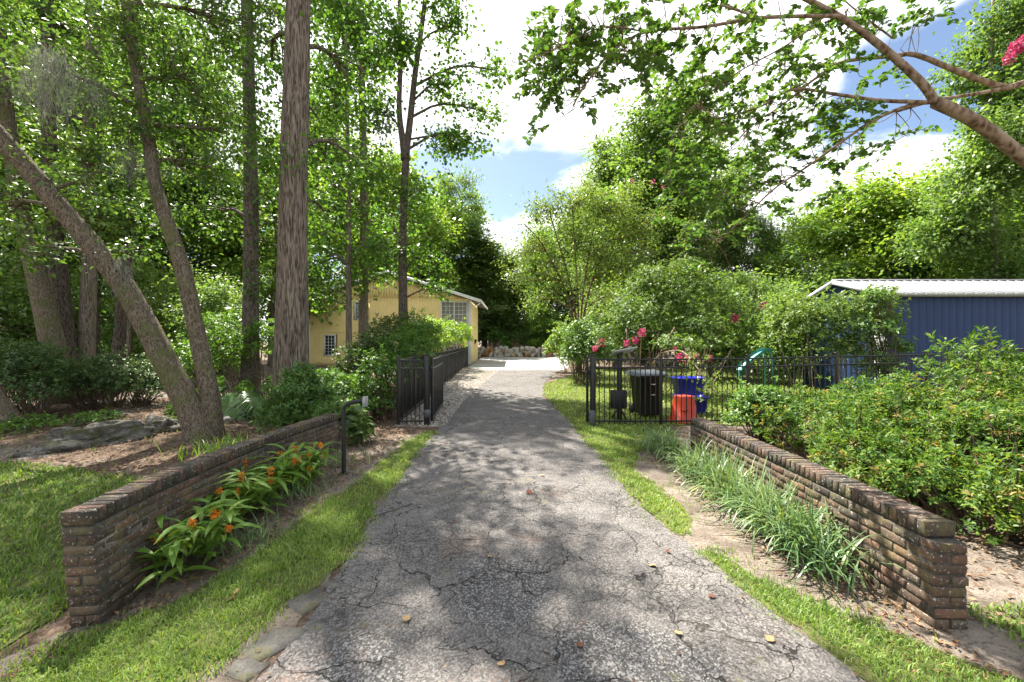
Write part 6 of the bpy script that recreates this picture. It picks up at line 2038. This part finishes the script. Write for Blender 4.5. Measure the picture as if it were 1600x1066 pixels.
def noise2(x, y, s, o=0.0):
    return np.sin(x * s + o) * np.cos(y * s * 1.3 + o * 2) * 0.5 + np.sin(x * s * 2.3 + y * s * 1.7 + o) * 0.35 + np.sin(x * s * 4.1 - y * s * 3.7) * 0.2


def behind_left_wall(x, y):
    return (x < np.interp(y, [2.8, 5.6, 6.8, 7.2, 9], [-3.25, -3.2, -3.0, -1.9, -1.7])) & (y > np.interp(x, [-13, -8.5, -6.2, -4.9, -3.5], [6.0, 6.0, 5.7, 5.3, 4.6]))


flakes('mulch_litter', 'brown fallen leaves and bark over the left mulch bed', 30000, (-13, -1.7), (4.4, 13), 0.055, 'leaf_litter', behind_left_wall)
flakes('bed_litter', 'dry leaf litter along the foot of the right wall', 6500, (1.6, 2.66), (2.2, 7.5), 0.045, 'leaf_litter', lambda x, y: rng.random(len(x)) < sstep((x - 1.9) / 0.7))
flakes('left_bed_litter', 'dry leaf litter along the foot of the left wall', 4500, (-3.0, -2.0), (2.2, 8.0), 0.045, 'leaf_litter', lambda x, y: x < np.interp(y, [2.3, 3, 4.6, 8], [-2.9, -2.6, -2.1, -1.8]))
flakes('drive_litter', 'small bark bits and needles scattered over the drive', 1500, (-1.6, 1.8), (1.9, 12), 0.026, 'leaf_litter', lambda x, y: rng.random(len(x)) < 0.25 + 0.75 * (noise2(x, y, 2.3, 1.0) > 0.35), z=0.022)
flakes('drive_edge_litter', 'reddish needles and leaf crumbs along the drive edges', 4200, (-1.7, 2.1), (1.9, 12), 0.034, 'leaf_litter',
       lambda x, y: (np.minimum(np.abs(x - edges(DRIVE_R, y)), np.abs(x - edges(DRIVE_L, y))) < np.abs(rng.normal(0, 0.07, len(x)))), z=0.022)
flakes('right_bed_litter', 'dry litter under the azalea bushes', 6000, (2.9, 8), (2.6, 8.5), 0.05, 'leaf_litter')

n = 7000
gyv = rng.uniform(8.7, 26, n) ** 1.0
gxl, gxr = edges(GRAV_L, gyv), edges(GRAV_R, gyv)
gxv = gxl + (gxr - gxl) * rng.uniform(0, 1, n) ** 0.9
ct = np.stack([gxv, gyv, gz(gxv, gyv) + 0.012], 1)
oc8 = np.array([[1, 0, 0], [-1, 0, 0], [0, 1, 0], [0, -1, 0], [0, 0, 0.8], [0, 0, -0.8]])
fc8 = np.array([[0, 2, 4], [2, 1, 4], [1, 3, 4], [3, 0, 4], [2, 0, 5], [1, 2, 5], [3, 1, 5], [0, 3, 5]])
sz = rng.uniform(0.012, 0.032, n)
V = ct[:, None, :] + oc8[None] * sz[:, None, None] * rng.uniform(0.6, 1.3, (n, 1, 3))
tag(link('gravel', mesh_np('gravel', V.reshape(-1, 3), [(fc8[None] + (np.arange(n) * 6)[:, None, None]).reshape(-1, 3)], MT['pebble'])), 'pale gravel between the left fence and the drive', 'gravel', kind='stuff')


def grass(name, label, y0, y1, L, R, dens, hgt, wid, bare=0.25, xmin=-99, xmax=99, mat='leaf_grass'):
    ylo, yhi = y0 - 0.05, y1 + 0.05
    area_x = (min(p[1] for p in L) - 0.1, max(p[1] for p in R) + 0.1)
    n = int((yhi - ylo) * (area_x[1] - area_x[0]) * dens)
    y = rng.uniform(ylo, yhi, n)
    x = rng.uniform(*area_x, n)
    e = np.minimum(x - edges(L, y), edges(R, y) - x) + wob(y * 3, 2.0, 0.05) + wob(x * 3, 5.0, 0.05)
    m_ = (e > rng.normal(-0.015, 0.05, n)) & (np.abs(x) < y * 1.35 + 1.2) & (y > 1.75) & (x > xmin) & (x < xmax)
    nz = noise2(x, y, 2.6, 3.0) + 0.6 * noise2(x, y, 7.1, 1.0)
    m_ &= rng.random(n) > np.clip(bare * (nz > 0.2) * 1.3 + 0.4 * bare + np.where(e < 0.12, 0.35 * (noise2(x, y, 9.0, 2.0) > 0), 0), 0, 0.93)
    dist = np.hypot(x, y)
    m_ &= rng.random(n) < np.clip(3.4 / dist, 0.0, 1.0) ** 1.25
    x, y = x[m_], y[m_]
    dist = dist[m_]
    k = len(x)
    wsc = np.clip(dist / 3.2, 1, 5.5) ** 0.8
    h = hgt * rng.uniform(0.45, 1.25, k)
    a = rng.uniform(0, 2 * np.pi, k)
    le = rng.uniform(0.15, 1.1, k)
    d = np.stack([np.cos(a), np.sin(a), np.zeros(k)], 1)
    sd = np.stack([-np.sin(a), np.cos(a), np.zeros(k)], 1)
    B = np.stack([x, y, gz(x, y) + 0.004], 1)
    w_ = (wid * rng.uniform(0.7, 1.2, k) * wsc)[:, None] * 0.5
    M = B + d * (h * le * 0.35)[:, None] + np.array([0, 0, 1]) * (h * 0.62)[:, None]
    T = B + d * (h * le)[:, None] + np.array([0, 0, 1]) * (h * (1.0 - 0.28 * le))[:, None]
    V = np.stack([B - sd * w_, B + sd * w_, M + sd * w_ * 0.8, M - sd * w_ * 0.8, T], 1).reshape(-1, 3)
    i = np.arange(k)[:, None] * 5
    o = link(name, mesh_np(name, V, [np.hstack([i, i + 1, i + 2, i + 3]), np.hstack([i + 3, i + 2, i + 4])], MT[mat]))
    return tag(o, label, 'grass', kind='stuff')


gd = {'left_lawn': (3600, 0.060, 0.0075, 0.25, 'green lawn grass left of the left brick wall'), 'left_verge': (9500, 0.048, 0.0060, 0.35, 'grass verge between the drive and the left wall'),
      'right_verge': (9500, 0.045, 0.0060, 0.2, 'sunny grass strip along the near right drive edge'), 'right_verge_far': (7500, 0.05, 0.0065, 0.3, 'grass strip along the far right drive edge'),
      'right_corner_lawn': (5200, 0.055, 0.0075, 0.25, 'lawn grass beyond the near end of the right wall'), 'back_lawn': (1500, 0.07, 0.008, 0.1, 'sunlit lawn grass behind the right fence')}
for nm, y0, y1, L, R in LAWNS:
    de, h, w_, ba, lb = gd[nm]
    grass(nm + '_grass', lb, y0, y1, L, R, de, h, w_, ba)

grass('left_bed_weeds', 'sparse weeds in the sandy bed along the left wall', 2.2, 7.6, [(2.2, -3.1), (7.6, -2.75)], [(2.2, -1.9), (7.6, -1.7)], 240, 0.05, 0.006, 0.8)
grass('right_bed_weeds', 'sparse weeds in the sandy bed along the right wall', 2.0, 7.0, [(2.0, 1.8), (7.0, 1.4)], [(2.0, 2.6), (7.0, 2.65)], 420, 0.045, 0.006, 0.8)
grass('mulch_weeds', 'sparse weeds in the left mulch bed', 5.0, 9.5, [(5.0, -9), (9.5, -11)], [(5.0, -3.3), (9.5, -3.0)], 130, 0.06, 0.007, 0.8)
